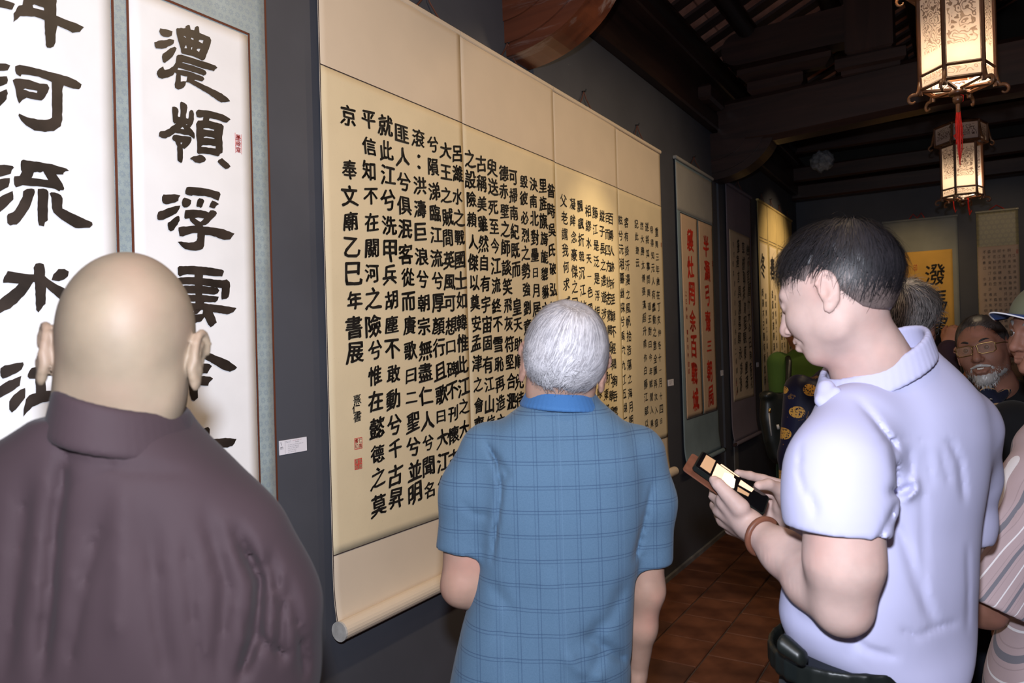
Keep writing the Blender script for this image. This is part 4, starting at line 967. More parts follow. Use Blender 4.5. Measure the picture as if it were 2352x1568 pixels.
# cloth: wandering folds + creases drawn along lines
def folds(amp, scale=(9, 3, 9), seed=0, warp=.6):
    r = np.random.RandomState(seed); K = [(r.normal(size=3)*np.array(scale), r.uniform(0, 6.3), r.uniform(.5, 1)) for _ in range(7)]; W_ = [(r.normal(size=3)*np.array(scale)*.5, r.uniform(0, 6.3)) for _ in range(3)]
    def f(P):
        w = sum(np.sin(P @ k+p) for k, p in W_)*warp; s = 0
        for k, p, a in K: s = s + a*np.sin(P @ k + p + w)
        s = s/3.5; return amp*np.sign(s)*np.abs(s)**1.3
    return f
def creases(lines, t0=None):
    """lines: (pixel polyline, width px, depth m, zmax) grooves (+) or ridges (-) on the side towards the photographer"""
    def f(P):
        px, py = lpix(P); out = np.zeros(len(P))
        for ln in lines:
            pl_, w, dep = ln[:3]; zmax = ln[3] if len(ln) > 3 else 1e9; best = np.full(len(P), 1e9); tt = np.zeros(len(P)); n = len(pl_)-1
            for i in range(n):
                ax_, ay = pl_[i]; bx, by = pl_[i+1]; dx, dy = bx-ax_, by-ay; t = np.clip(((px-ax_)*dx+(py-ay)*dy)/(dx*dx+dy*dy), 0, 1)
                q = np.hypot(px-ax_-t*dx, py-ay-t*dy); m = q < best; best[m] = q[m]; tt[m] = (i+t[m])/n
            fade = np.clip(np.minimum(tt, 1-tt)*5+.25, 0, 1)
            out += dep*fade*np.exp(-(best/w)**2)*(P[:, 2] < zmax)
        return out
    return f
# ------------------------------------------------------------------ heads
def hframe(yaw, pitch, roll=0.0):
    """yaw 0 = looking away from the photographer, +90 = to the picture's left, 180 = at the camera; pitch + = head down"""
    y, p, r = radians(yaw), radians(pitch), radians(roll)
    f = np.array((-sin(y), 0, cos(y))); s = np.array((cos(y), 0, sin(y))); u = np.array((0, 1.0, 0))
    f2 = f*cos(p)-u*sin(p); u2 = u*cos(p)+f*sin(p)
    s2 = s*cos(r)+u2*sin(r); u3 = u2*cos(r)-s*sin(r)
    return s2, u3, f2
class Head:
    def __init__(h, c, yaw, pitch, roll=0.0, sc_=1.0, w=1.0, jaw=1.0, neck=None, neck_r=.056, smile=0.0, ears=1.0, nose=1.0, eyes=True, cran=(1, 1, 1)):
        h.c = np.asarray(c, float); h.s, h.u, h.f = hframe(yaw, pitch, roll); h.k = sc_; h.B = np.stack([h.s, h.u, h.f]); h.w = w; h.smile = smile; h.jaw = jaw; h.cran = cran
        P = h.P; k = sc_; E_ = lambda c_, r, kk=.02, B=None: ell(P(*c_), np.array(r)*k, h.B if B is None else B, kk*k)
        h.rc = np.array((.075*w*cran[0], .094*cran[1], .097*cran[2]))
        pr = [E_((0, .025, -.010), h.rc, .01), E_((0, -.02, .03), (.064*w, .085, .066), .03), E_((0, -.055, .03), (.052*w*jaw, .06, .058), .03),
              E_((0, -.102, .066), (.022, .018, .02), .03)]
        for q in (-1, 1):
            pr += [E_((q*.050*w*jaw, -.062, .004), (.014, .026, .024), .03), E_((q*.040*w, -.034, .062), (.020, .021, .022), .025),
                   cap(P(q*.010, .016, .092), P(q*.044*w, .018, .074), .009*k, .008*k, .018*k)]
        pr += [cap(P(0, .008, .094), P(0, -.038, .108*1.0+.004*nose), .0075*k, .0125*k*nose, .014*k), E_((0, -.036, .110), (.011*nose, .010, .010), .008)]
        for q in (-1, 1): pr += [E_((q*.0135, -.042, .100), (.0085, .0075, .010), .006)]
        sm = smile
        up = [P(-.024-.006*sm, -.068+.006*sm, .084), P(-.010, -.0655, .0955), P(0, -.067, .097), P(.010, -.0655, .0955), P(.024+.006*sm, -.068+.006*sm, .084)]
        lw = [P(-.022-.005*sm, -.0715+.004*sm, .083), P(-.010, -.077-.006*sm, .094), P(.010, -.077-.006*sm, .094), P(.022+.005*sm, -.0715+.004*sm, .083)]
        pr += chain(up, [.0035*k, .006*k, .0055*k, .006*k, .0035*k], .006*k) + chain(lw, [.003*k, .0065*k, .0065*k, .003*k], .006*k)
        ca = []
        for q in (-1, 1):
            ca += [E_((q*.032*w, .0, .101), (.019, .0125, .017), .014)]
            ca += [cap(P(q*.020, -.045, .100), P(q*.036, -.075, .078), .0025*k, .0025*k, .008*k)] if smile > 0 else []
        mouth = [P(-.020-.006*sm, -.0705+.005*sm, .0915), P(0, -.072-.002*sm, .1035), P(.020+.006*sm, -.0705+.005*sm, .0915)]
        ca += chain(mouth, [.0016*k, (.0022+.003*sm)*k, .0016*k], .003*k)
        for q in (-1, 1): ca += [E_((q*.0075, -.048, .1065), (.0036, .003, .005), .002)]
        po = []
        for q in (-1, 1): po += [E_((q*.032*w, -.001, .082), (.0155, .0115, .0135), .004)]     # lids over the eyeballs
        for q in (-1, 1): h.eye = .0125*k
        # ears
        er = []; ec = []
        for q in (-1, 1): ec += [E_((q*.032*w, -.0015, .096), (.0120, .0030, .012), .002)]
        if ears > 0:
            for q in (-1, 1):
                s_ = h.s*q; out = _n(s_*.90-h.f*.42); back = _n(-h.f*.88-s_*.38); upv = _n(h.u*.985-h.f*.15); pc = P(q*.074*w*cran[0], -.008, -.006)
                Bm = np.stack([np.cross(upv, back), upv, back]); e = ears*k
                pc = pc + s_*.009*e + back*.008*e
                er += [ell(pc, np.array((.0055, .029, .0165))*e, Bm, .004*k)]
                ring = [pc+upv*.031*sin(a)*e+back*(.0165*cos(a)+.001)*e+s_*(.006 if a > -.6 else .002)*e for a in np.linspace(2.7, -1.5, 12)]
                er += chain(ring, [.0042*e]*12, .004*k)
                er += [ell(pc-upv*.030*e-back*.004*e, np.array((.005, .011, .009))*e, Bm, .006*k)]
                anti = [pc+upv*.018*sin(a)*e+back*(.0075*cos(a))*e+s_*.005*e for a in np.linspace(1.9, -1.5, 7)]
                er += chain(anti, [.0026*e]*7, .004*k)
                er += [cap(P(q*.068*w*cran[0], .008, .0), pc-upv*.012*e, .009*k, .009*k, .008*k)]
                ec += [ell(pc-upv*.004*e-back*.002*e+s_*.011*e, np.array((.008, .0105, .0075))*e, Bm, .004*k)]
        h.base = pr; h.carve1 = ca; h.post = po+er; h.carve2 = ec
        if neck is not None:
            nb = np.asarray(neck, float); h.neckp = chain([P(0, -.030, -.008), P(0, -.085, .0)*.5+nb*.5, nb], [neck_r*.98, neck_r, neck_r*1.12], .03)
        else: h.neckp = []
    def P(h, s, u, f): return h.c + h.k*(s*h.s + u*h.u + f*h.f)
    def loc(h, P): return ((P-h.c) @ h.B.T)/h.k
def body_mesh(name, head, others, h, mat, parent, fine_y=None, carve_end=(), it=1, clip=None, hf=.0028, fine3=None, disp=None):
    prims = list(head.base)+list(head.neckp)+list(others)
    lo, hi = bounds([prims, head.post], .03)
    hy = (head.c[1]-.16*head.k, head.c[1]+.16*head.k, hf); hx = (head.c[0]-.13*head.k, head.c[0]+.13*head.k, hf); hz = (head.c[2]-.15*head.k, head.c[2]+.15*head.k, hf)
    f3 = [[hx], [hy], [hz]]
    if fine3:
        for i in range(3): f3[i] = f3[i]+[q[i] for q in fine3]
    F = Field(lo, hi, h, f3)
    F.add(prims)
    for c in head.carve1: F.add(c, 's')
    F.add(head.post)
    for c in head.carve2: F.add(c, 's')
    for c in carve_end: F.add(c, 's')
    if clip: F.clip(clip)
    if disp: F.displace(disp)
    V, Fc = F.mesh(); V = relax(V, Fc, it, .4)
    return mesh_np(name, L2W(V), Fc, mat, parent, True)
def eyes(head, parent, white, iris, look=(0, 0, 1)):
    for q in (-1, 1):
        c = head.P(q*.032*head.w, -.001, .0825); r = .0125*head.k; v, f = uvsph(c, r, head.B)
        o = mesh_np('eye', L2W(v), f, [white, iris], parent, True)
        cc = (np.array([np.mean(v[list(t)], 0) for t in f])-c) @ head.B.T/r; d = cc @ _n((look[0], look[1], 1))
        o.data.polygons.foreach_set('material_index', [1 if x > .80 else 0 for x in d])
def uvsph(c, r, B, nu=20, nv=14):
    v = []; f = []
    for i in range(nv+1):
        a = pi*i/nv
        for j in range(nu): b_ = 2*pi*j/nu; v.append((sin(a)*cos(b_), sin(a)*sin(b_), cos(a)))
    for i in range(nv):
        for j in range(nu): f.append((i*nu+j, (i+1)*nu+j, (i+1)*nu+(j+1) % nu, i*nu+(j+1) % nu))
    return np.asarray(c)+(np.array(v)*r) @ B, f
# ------------------------------------------------------------------ hair
def hair(head, parent, mat, line, th=.012, nape=.5, h=.004, strands=3500, slen=.05, whorl=(0, .8, -.6), seed=1, lift=.004, width=.0007, tuft=0.0, thin=None, name='hair', nseg=6, matst=None, droop=.25, jag=.006, gap=0.0):
    """line: [(f, u)] lower hairline height u at front-back position f, in head units"""
    line = sorted(line); lf = np.array([q[0] for q in line]); lu = np.array([q[1] for q in line]); r = np.random.RandomState(seed)
    def low(q): return np.interp(q[:, 2], lf, lu) + jag*np.sin(q[:, 2]*160+3*q[:, 0]*40)*.5
    rc = head.rc; cc = np.array((0, .025, -.010))
    prs = [ell(head.P(*cc), (rc+th*.45)*head.k, head.B, .02), ell(head.P(0, -.015, -.03), np.array((.066*head.w, .075, .062+th*.3))*head.k, head.B, .03)]
    lo, hi = bounds(prs, th+.02); F = Field(lo, hi, h*head.k); F.add(prs)
    def dsp(P):
        q = head.loc(P); a = np.clip((q[:, 1]-low(q))/.05, 0, 1); n_ = np.sin(q[:, 0]*130+q[:, 1]*35)*np.sin(q[:, 2]*120+q[:, 0]*40)
        out = -(th*.55)*head.k*(nape+(1-nape)*a)*(a**.5) + .006*head.k*(1-a)**2 - .0012*n_*head.k
        if thin is not None:
            dd = np.sqrt(((q-np.array(thin[:3]))**2).sum(1)); out += th*1.35*head.k*np.exp(-(dd/thin[3])**2)
        return out
    F.displace(dsp, .05)
    F.clip(lambda P: (low(head.loc(P))-head.loc(P)[:, 1])*head.k*.8, .006*head.k)
    V, Fc = F.mesh(); V = relax(V, Fc, 1, .4)
    o = mesh_np(name, L2W(V), Fc, mat, parent, True)
    # strands
    q = head.loc(V); keep = np.nonzero((q[:, 1] > low(q)+.004) & (np.abs(q[:, 0]) < .2))[0]
    idx = r.choice(keep, strands); W = _n(whorl); vv = []; ff = []
    for i in idx:
        p0 = q[i]; e = (p0-cc)/(rc+th); u = e/np.linalg.norm(e); rad = np.linalg.norm(e); 
        t = u-W*(u @ W); nt = np.linalg.norm(t)
        if nt < .05: t = r.normal(size=3)
        t = _n(t) + np.array((0, -droop, 0)) + r.normal(size=3)*.13 + np.cross(W, t)*.25
        L_ = slen*r.uniform(.5, 1.15); n0 = len(vv); side = None; up_ = lift*r.uniform(.3, 1)+tuft*max(0, r.normal())
        a = u.copy(); 
        for k_ in range(nseg):
            s = k_/(nseg-1); pos = cc + a*(rc+th)*rad*(1.0+.004) + u*0; nrm = _n(a/(rc))
            pos = pos + nrm*(up_*sin(min(1, s*1.3)*pi*.5)*(1-.3*s))
            w = width*(1-.75*s) ; t_ = _n(t-nrm*(t @ nrm)); sd = np.cross(nrm, t_)
            vv.append(head.P(*(pos+sd*w))); vv.append(head.P(*(pos-sd*w)))
            a = a + t_*L_/nseg/.09; a /= np.linalg.norm(a)
            t = t + np.array((0, -droop*.15, 0))
        for k_ in range(nseg-1): ff.append((n0+2*k_, n0+2*k_+1, n0+2*k_+3, n0+2*k_+2))
    o2 = mesh_np('hair_strands', L2W(np.array(vv)), np.array(ff), matst or mat, o, True); o2['kind'] = 'stuff'
    return o
def mat_hair(name, a, b, rough=.38, spec=.6, thick=1.0):
    m, nt, bs = NT(name); bs.inputs['Roughness'].default_value = rough; bs.inputs['Specular IOR Level'].default_value = spec
    g = N(nt, 'ShaderNodeNewGeometry'); mp = coords(nt, (55, 12, 55)); no = N(nt, 'ShaderNodeTexNoise'); no.inputs['Scale'].default_value = 1; no.inputs['Detail'].default_value = 3; L(nt, mp, 'Vector', no, 'Vector')
    f = math_(nt, 'ADD', math_(nt, 'MULTIPLY', g.outputs['Random Per Island'], .6), math_(nt, 'MULTIPLY', no.outputs['Fac'], .5), True)
    r = ramp(nt, [(.25, a), (.8, b)]); nt.links.new(f, r.inputs['Fac']); L(nt, r, 'Color', bs, 'Base Color'); return m
# ------------------------------------------------------------------ skin and cloth materials
def mat_skin(name, col, rough=.58, var=.10, flush=(.62, .26, .20)):
    m, nt, b = NT(name); b.inputs['Roughness'].default_value = rough; b.inputs['Specular IOR Level'].default_value = .28
    mp = coords(nt, (22, 22, 22)); no = N(nt, 'ShaderNodeTexNoise'); no.inputs['Scale'].default_value = 1; no.inputs['Detail'].default_value = 4; L(nt, mp, 'Vector', no, 'Vector')
    r = ramp(nt, [(.3, [q*(1-var) for q in col]), (.7, [min(1, q*(1+var)) for q in col])]); L(nt, no, 'Fac', r, 'Fac')
    n2 = N(nt, 'ShaderNodeTexNoise'); n2.inputs['Scale'].default_value = .45; L(nt, mp, 'Vector', n2, 'Vector'); r2 = ramp(nt, [(.5, (0, 0, 0)), (.75, (.3, .3, .3))]); L(nt, n2, 'Fac', r2, 'Fac')
    nt.links.new(mixc(nt, r2.outputs['Color'], r.outputs['Color'], flush), b.inputs['Base Color'])
    b.inputs['Subsurface Weight'].default_value = .12; b.inputs['Subsurface Radius'].default_value = (.9, .35, .2); b.inputs['Subsurface Scale'].default_value = .008
    mp3 = coords(nt, (500, 500, 500)); n3 = N(nt, 'ShaderNodeTexNoise'); n3.inputs['Scale'].default_value = 1; L(nt, mp3, 'Vector', n3, 'Vector'); bump(nt, b, n3, 'Fac', .12, .0006); return m
def mat_cloth(name, col, rough=.9, var=.06, weave=700, sheen=.15, heather=0.0, bs_=.15):
    m, nt, b = NT(name); b.inputs['Roughness'].default_value = rough; b.inputs['Specular IOR Level'].default_value = .12; b.inputs['Sheen Weight'].default_value = sheen*.25
    mp = coords(nt, (weave, weave, weave)); no = N(nt, 'ShaderNodeTexNoise'); no.inputs['Scale'].default_value = 1; no.inputs['Detail'].default_value = 2; L(nt, mp, 'Vector', no, 'Vector')
    mp2 = coords(nt, (7, 7, 7)); n2 = N(nt, 'ShaderNodeTexNoise'); n2.inputs['Scale'].default_value = 1; n2.inputs['Detail'].default_value = 5; L(nt, mp2, 'Vector', n2, 'Vector')
    r = ramp(nt, [(.3, [q*(1-var) for q in col]), (.7, [min(1, q*(1+var)) for q in col])]); L(nt, n2, 'Fac', r, 'Fac'); out = r.outputs['Color']
    if heather: out = mixc(nt, math_(nt, 'MULTIPLY', no.outputs['Fac'], heather), out, [min(1, q*1.9+.06) for q in col])
    nt.links.new(out, b.inputs['Base Color']); bump(nt, b, no, 'Fac', bs_, .0008); m['out'] = 0; return m
def lines_mask(nt, co, period, width, offs=0.0, wob=None):
    a = math_(nt, 'ADD', math_(nt, 'DIVIDE', co, period), offs)
    if wob is not None: a = math_(nt, 'ADD', a, wob)
    fr = math_(nt, 'FRACT', a); return math_(nt, 'LESS_THAN', math_(nt, 'ABSOLUTE', math_(nt, 'SUBTRACT', fr, .5)), width/period/2)
def mat_plaid():
    m = mat_cloth('blue_plaid_knit', (.057, .108, .172), .9, .06, 520, .25, .30, .25); nt = m.node_tree; b = nt.nodes['Principled BSDF']
    src = b.inputs['Base Color'].links[0].from_socket
    t = N(nt, 'ShaderNodeTexCoord'); sp = N(nt, 'ShaderNodeSeparateXYZ'); L(nt, t, 'Object', sp, 'Vector'); X, Z_ = sp.outputs[0], sp.outputs[2]
    out = src; dk = (.025, .048, .10); lt = (.10, .17, .26)
    for (co, per, off, colr, f) in ((Z_, .0465, .0, dk, .62), (Z_, .0465, .13, dk, .5), (X, .040, .1, dk, .5), (X, .040, .26, dk, .35), (X, .120, .65, lt, .35), (X, .120, .70, lt, .3)):
        out = mixc(nt, math_(nt, 'MULTIPLY', lines_mask(nt, co, per, .0017, off), f), out, colr)
    nt.links.new(out, b.inputs['Base Color']); return m
def mat_stripes():
    m = mat_cloth('striped_shirt', (.42, .32, .33), .8, .06, 600); nt = m.node_tree; b = nt.nodes['Principled BSDF']; src = b.inputs['Base Color'].links[0].from_socket
    t = N(nt, 'ShaderNodeTexCoord'); mp = N(nt, 'ShaderNodeMapping'); mp.inputs['Rotation'].default_value = (0, radians(-37), 0); L(nt, t, 'Object', mp, 'Vector'); sp = N(nt, 'ShaderNodeSeparateXYZ'); L(nt, mp, 'Vector', sp, 'Vector')
    out = src
    for (w, off, colr, f) in ((.006, .0, (.13, .14, .17), .85), (.0022, .5, (.80, .78, .80), .8), (.001, .2, (.2, .15, .16), .35), (.001, .8, (.2, .15, .16), .35)):
        out = mixc(nt, math_(nt, 'MULTIPLY', lines_mask(nt, sp.outputs[0], .040, w, off), f), out, colr)
    nt.links.new(out, b.inputs['Base Color']); return m
def mat_medallion():
    m = mat_cloth('navy_gold_brocade', (.008, .009, .032), .45, .2, 400, .2); nt = m.node_tree; b = nt.nodes['Principled BSDF']; src = b.inputs['Base Color'].links[0].from_socket
    t = N(nt, 'ShaderNodeTexCoord'); sp = N(nt, 'ShaderNodeSeparateXYZ'); L(nt, t, 'Object', sp, 'Vector'); cell = .105
    a = math_(nt, 'DIVIDE', sp.outputs[0], cell); c = math_(nt, 'DIVIDE', sp.outputs[2], cell*.9); row = math_(nt, 'FLOOR', c); sh = math_(nt, 'MULTIPLY', math_(nt, 'MODULO', row, 2.0), .5)
    u = math_(nt, 'SUBTRACT', math_(nt, 'FRACT', math_(nt, 'ADD', a, sh)), .5); v = math_(nt, 'SUBTRACT', math_(nt, 'FRACT', c), .5)
    r = math_(nt, 'SQRT', math_(nt, 'ADD', math_(nt, 'MULTIPLY', u, u), math_(nt, 'MULTIPLY', v, v)))
    mp = coords(nt, (160, 160, 160)); no = N(nt, 'ShaderNodeTexNoise'); no.inputs['Scale'].default_value = 1; L(nt, mp, 'Vector', no, 'Vector')
    disc = math_(nt, 'LESS_THAN', r, .27); k = math_(nt, 'GREATER_THAN', no.outputs['Fac'], .43); f = math_(nt, 'MULTIPLY', disc, k)
    mp2 = coords(nt, (24, 24, 24)); n2 = N(nt, 'ShaderNodeTexNoise'); n2.inputs['Scale'].default_value = 1; L(nt, mp2, 'Vector', n2, 'Vector')
    vine = math_(nt, 'MULTIPLY', math_(nt, 'MULTIPLY', math_(nt, 'GREATER_THAN', n2.outputs['Fac'], .60), math_(nt, 'GREATER_THAN', r, .36)), k)
    out = mixc(nt, math_(nt, 'MULTIPLY', vine, .6), src, (.22, .12, .04)); out = mixc(nt, f, out, (.55, .30, .06)); nt.links.new(out, b.inputs['Base Color']); return m
def mat_batik():
    m = mat_cloth('dark_batik', (.012, .014, .03), .7, .1, 400); nt = m.node_tree; b = nt.nodes['Principled BSDF']; src = b.inputs['Base Color'].links[0].from_socket
    mp = coords(nt, (14, 14, 14)); no = N(nt, 'ShaderNodeTexNoise'); no.inputs['Scale'].default_value = 1; no.inputs['Detail'].default_value = 0; L(nt, mp, 'Vector', no, 'Vector')
    s = math_(nt, 'SINE', math_(nt, 'MULTIPLY', no.outputs['Fac'], 60.0)); k = math_(nt, 'MULTIPLY', math_(nt, 'GREATER_THAN', s, .35), math_(nt, 'GREATER_THAN', no.outputs['Fac'], .5))
    nt.links.new(mixc(nt, math_(nt, 'MULTIPLY', k, .8), src, (.45, .27, .13)), b.inputs['Base Color']); return m
# ------------------------------------------------------------------ people
FLOOR = -1.6
def R_(py, xl, xr, t, hz, dz=0.0):
    a, b_ = Q(xl, py, t), Q(xr, py, t); return ((a[1]+b_[1])/2, (a[0]+b_[0])/2, t+dz, (b_[0]-a[0])/2, hz)
def half(E_, d, R=.12, k=.003):
    """carving form: everything past the plane through E_ with normal d, near E_"""
    p = Prim(); E_ = np.asarray(E_, float); d = _n(d); p.lo = E_-R; p.hi = E_+R; p.k = k
    p.f = lambda P: np.maximum(-((P-E_) @ d), np.sqrt(((P-E_)**2).sum(1))-R); return p
def cuff(E_, d, rin, R=.12): d = _n(d); return [('s', half(E_, d, R)), ('s', cap(np.asarray(E_)-d*.035, np.asarray(E_)+d*.03, rin, rin, .003))]
def ring(c, rx, rz, hgt, th, tx=0.0, tz=0.0, a0=0, a1=2*pi, n=52, yaw=0.0, flare=0.0, k=.004):
    """upright band around an axis; tx,tz tilt it"""
    c = np.asarray(c, float); out = []; nr = max(2, int(hgt/(th*1.1))+1)
    for j in range(nr):
        v = j/(nr-1); pts = []
        for a in np.linspace(a0, a1, n):
            x, z = (rx+flare*(1-v))*cos(a), (rz+flare*(1-v))*sin(a); cy, sy = cos(yaw), sin(yaw); pts.append(c+np.array((x*cy-z*sy, tx*cos(a)+tz*sin(a)+hgt*(v-.5), x*sy+z*cy)))
        out += chain(pts, [th]*n, k)
    return out
def hand(w, d, n, flip=1, curl=.35, k=1.0, spread=1.0):
    w, d, n = np.asarray(w, float), _n(d), np.asarray(n, float); n = _n(n-d*(n @ d)); s = np.cross(d, n)*flip; pr = []
    for o, ln, kl in ((.026, .070, .086), (.009, .079, .090), (-.009, .074, .086), (-.025, .058, .078)):
        K = w+(d*kl+s*o*spread)*k; pr.append(cap(w+(d*.012+s*o*.45)*k, K, .0150*k, .0110*k, .014)); a = 0; p = K; r = .0098*k
        for fr, ca in ((.45, .6), (.31, 1.0), (.24, .7)):
            a += curl*ca; q = p+(d*cos(a)+n*sin(a))*ln*fr*k; pr.append(cap(p, q, r, r*.9, .004)); r *= .9; p = q
    b_ = w+(d*.022+s*.018)*k; m_ = w+(d*.058+s*.043+n*.012)*k; t_ = m_+(d*.030+s*.010+n*.012)*k; e_ = t_+(d*.024-s*.002+n*.010)*k
    pr += [cap(b_, m_, .017*k, .0125*k, .012), cap(m_, t_, .0118*k, .0105*k, .004), cap(t_, e_, .0105*k, .0088*k, .004)]
    return pr
def legs(cx, cz, yhip, yaw, w=.085, step=.0, r=(.085, .058, .042), foot=True):
    s = np.array((cos(yaw), 0, sin(yaw))); f = np.array((-sin(yaw), 0, cos(yaw))); pr = []
    for q in (-1, 1):
        h = np.array((cx, yhip, cz))+s*w*q; kn = h*np.array((1, 0, 1))+np.array((0, (yhip+FLOOR)/2, 0))+s*.01*q+f*(.02+step*q); an = np.array((cx, FLOOR+.08, cz))+s*(w+.02)*q-f*(.01-step*q)
        pr += chain([h, kn, an], [r[0], r[1], r[2]], .03)
        if foot: pr += [cap(an+np.array((0, -.035, 0))-f*.02, an+np.array((0, -.045, 0))+f*.13, .034, .028, .02)]
    return pr
def trousers(name, cx, cz, ywaist, yhip, yaw, mat, par, wx=.17, wz=.13, seed=0, h=.012, r=(.1, .08, .065), w=.085):
    pr = [loft([(ywaist, cx, cz, wx*.93, wz*.9), (ywaist-.12, cx, cz, wx*1.03, wz), (yhip-.06, cx, cz, wx, wz)], .03, 2.3, yaw)] + legs(cx, cz, yhip, yaw, w=w, r=r, foot=False)
    s = np.array((cos(yaw), 0, sin(yaw)))
    return solid(name, pr, h, mat, par, disp=folds(.006, (10, 4, 10), seed))
def shoes(cx, cz, yaw, mat, par, step=0.0):
    s = np.array((cos(yaw), 0, sin(yaw))); f = np.array((-sin(yaw), 0, cos(yaw)))
    for q in (-1, 1):
        an = np.array((cx, FLOOR+.08, cz))+s*.105*q-f*(.01-step*q); a = an*np.array((1, 0, 1))
        pr = [cap(a+np.array((0, FLOOR+.045, 0))-f*.035, a+np.array((0, FLOOR+.038, 0))+f*.15, .046, .038, .02), cap(a+np.array((0, FLOOR+.05, 0))-f*.03, a+np.array((0, FLOOR+.10, 0))-f*.03, .045, .045, .02)]
        solid('shoe', pr, .008, mat, par, clip=lambda P: (FLOOR+.004)-P[:, 1])
def person(px, t, label, dz=0.0, group=None):
    p = Q(px, 784, t); w = L2W((p[0], FLOOR, p[2])); o = empty('person', (w[0], w[1], 0.0), TH); tag(o, label, 'person', group); return o
def tube_mesh(name, pts, r, mat, par, seg=8, flat=1.0):
    b = MB(); b.tube([tuple(L2W(p)) for p in pts], r, seg, flat=flat); return b.build(name, mat, par, True)

SK1 = mat_skin('skin_pale_tan', (.17, .128, .088), flush=(.23, .13, .10)); SK2 = mat_skin('skin_light', (.32, .195, .145)); SK3 = mat_skin('skin_pink', (.48, .335, .295)); SK4 = mat_skin('skin_brown', (.22, .10, .067)); SK5 = mat_skin('skin_tan', (.36, .16, .09))
m_white_eye = M('eye_white', (.22, .19, .18), .25, .03); m_iris = M('eye_dark', (.03, .018, .012), .15)
H_grey = mat_hair('silver_hair', (.22, .21, .225), (.58, .56, .585), .55, .3); H_black = mat_hair('black_hair', (.004, .004, .005), (.022, .019, .022), .5, .35)
H_salt = mat_hair('salt_and_pepper_hair', (.014, .012, .012), (.34, .31, .30)); H_blond = mat_hair('blond_hair', (.22, .15, .08), (.45, .34, .19)); H_fade = mat_hair('short_black_hair', (.045, .034, .032), (.15, .11, .10), .5, .4); H_white = mat_hair('white_beard', (.16, .145, .14), (.48, .46, .44))
C_robe = mat_cloth('brown_robe', (.031, .0195, .0225), .75, .06, 900, .1, 0.0, .04); C_plaid = mat_plaid(); C_collar = mat_cloth('bright_blue_collar', (.035, .11, .26), .85, .04, 500, .2, .2)
C_lav = mat_cloth('lavender_shirt', (.44, .435, .615), .9, .03, 1100, .1, .0, .05); C_pants = mat_cloth('dark_trousers', (.018, .02, .028), .85, .1); C_leather = M('brown_leather', (.16, .06, .035), .45, .15, (40, 40, 40)); C_blackl = M('black_leather', (.008, .010, .009), .38)
C_green = mat_cloth('green_top', (.055, .105, .02), .8, .08); C_green2 = mat_cloth('dark_green_skirt', (.012, .04, .022), .8, .1); C_black = mat_cloth('black_jacket', (.008, .008, .009), .85, .1); C_plum = mat_cloth('dark_plum_sleeve', (.035, .018, .024), .8, .1)
C_satin = M('brown_satin', (.14, .05, .035), .28, .2, (10, 10, 10)); C_stripe = mat_stripes(); C_medal = mat_medallion(); C_batik = mat_batik(); C_navy = mat_cloth('navy_cloth', (.015, .02, .05), .8, .1); C_greyc = mat_cloth('grey_shirt', (.06, .055, .06), .8, .1)
m_gold = M('gold_metal', (.65, .45, .16), .25, .1, metal=1.0); m_wire = M('dark_wire', (.05, .035, .025), .3, metal=.6)

# ================= shaven-headed man in a brown robe (nearest, left)
T = .88; o = person(270, T+.02, 'shaven-headed person in a brown robe seen from behind, at the left edge', 0)
hd = Head(Q(290, 812, T), 20, 27, -5, 1.0, w=1.0, neck=Q(272, 975, T+.055), neck_r=.054, cran=(1.0, 1.0, 1.02), jaw=.95)
nb = Q(262, 960, T+.03)
rows = [R_(948, 196, 374, T+.01, .088), R_(975, 158, 392, T+.01, .094), R_(990, 20, 430, T+.01, .10), R_(1050, -95, 505, T+.01, .11), R_(1110, -145, 556, T+.02, .115), R_(1180, -180, 612, T+.02, .125), R_(1260, -205, 648, T+.02, .13), R_(1400, -222, 682, T+.02, .135), R_(1568, -228, 684, T+.03, .14), R_(1800, -220, 680, T+.04, .15), (-1.0, -.44, T+.05, .21, .17), (-1.5, -.44, T+.05, .24, .19)]
cx_, cz_ = Q(250, 1100, T+.02)[0], T+.03
core = [loft([(nb[1]-.05, cx_, cz_, .13, .07), (nb[1]-.25, cx_, cz_, .16, .09), (nb[1]-.55, cx_, cz_, .14, .09)], .05)] + legs(cx_, cz_, -.75, 0)
arm = [chain([Q(545, 1240, T+.02), Q(640, 1500, T+.05), Q(500, 1560, T+.27)], [.045, .036, .028], .02), hand(Q(500, 1560, T+.27), (-.8, .1, .5), (0, -1, .2), 1, .5)]
body_mesh('body', hd, core+sum(arm, []), .009, SK1, o, hf=.0035, it=2)
cr = creases([([(150, 1040), (128, 1200), (95, 1568)], 16, .012), ([(232, 1190), (190, 1350), (150, 1568)], 13, .006), ([(540, 1215), (598, 1330), (590, 1450), (550, 1560)], 14, .016), ([(475, 1180), (520, 1350), (500, 1568)], 18, .007), ([(345, 1200), (362, 1400), (390, 1568)], 18, .006), ([(620, 1270), (650, 1400), (640, 1520)], 10, .008),
              ([(100, 1000), (180, 1060), (300, 1080), (430, 1085)], 10, .004), ([(60, 1100), (40, 1300), (10, 1560)], 20, .007), ([(660, 1330), (690, 1450), (700, 1560)], 9, .006), ([(560, 1420), (610, 1480), (660, 1500)], 9, .008), ([(430, 1230), (440, 1400), (460, 1568)], 12, .004), ([(280, 1100), (275, 1300), (270, 1500)], 26, -.005)])
solid('robe', [loft(rows, .03, 2.5), chain([Q(530, 1255, T+.02), Q(578, 1400, T+.03), Q(575, 1540, T+.05), Q(470, 1620, T+.24)], [.058, .066, .066, .065], .05)], .0065, C_robe, o, disp=[lambda P: cr(P)*1.35, folds(.0075, (9, 2.4, 9), 3)], it=2)
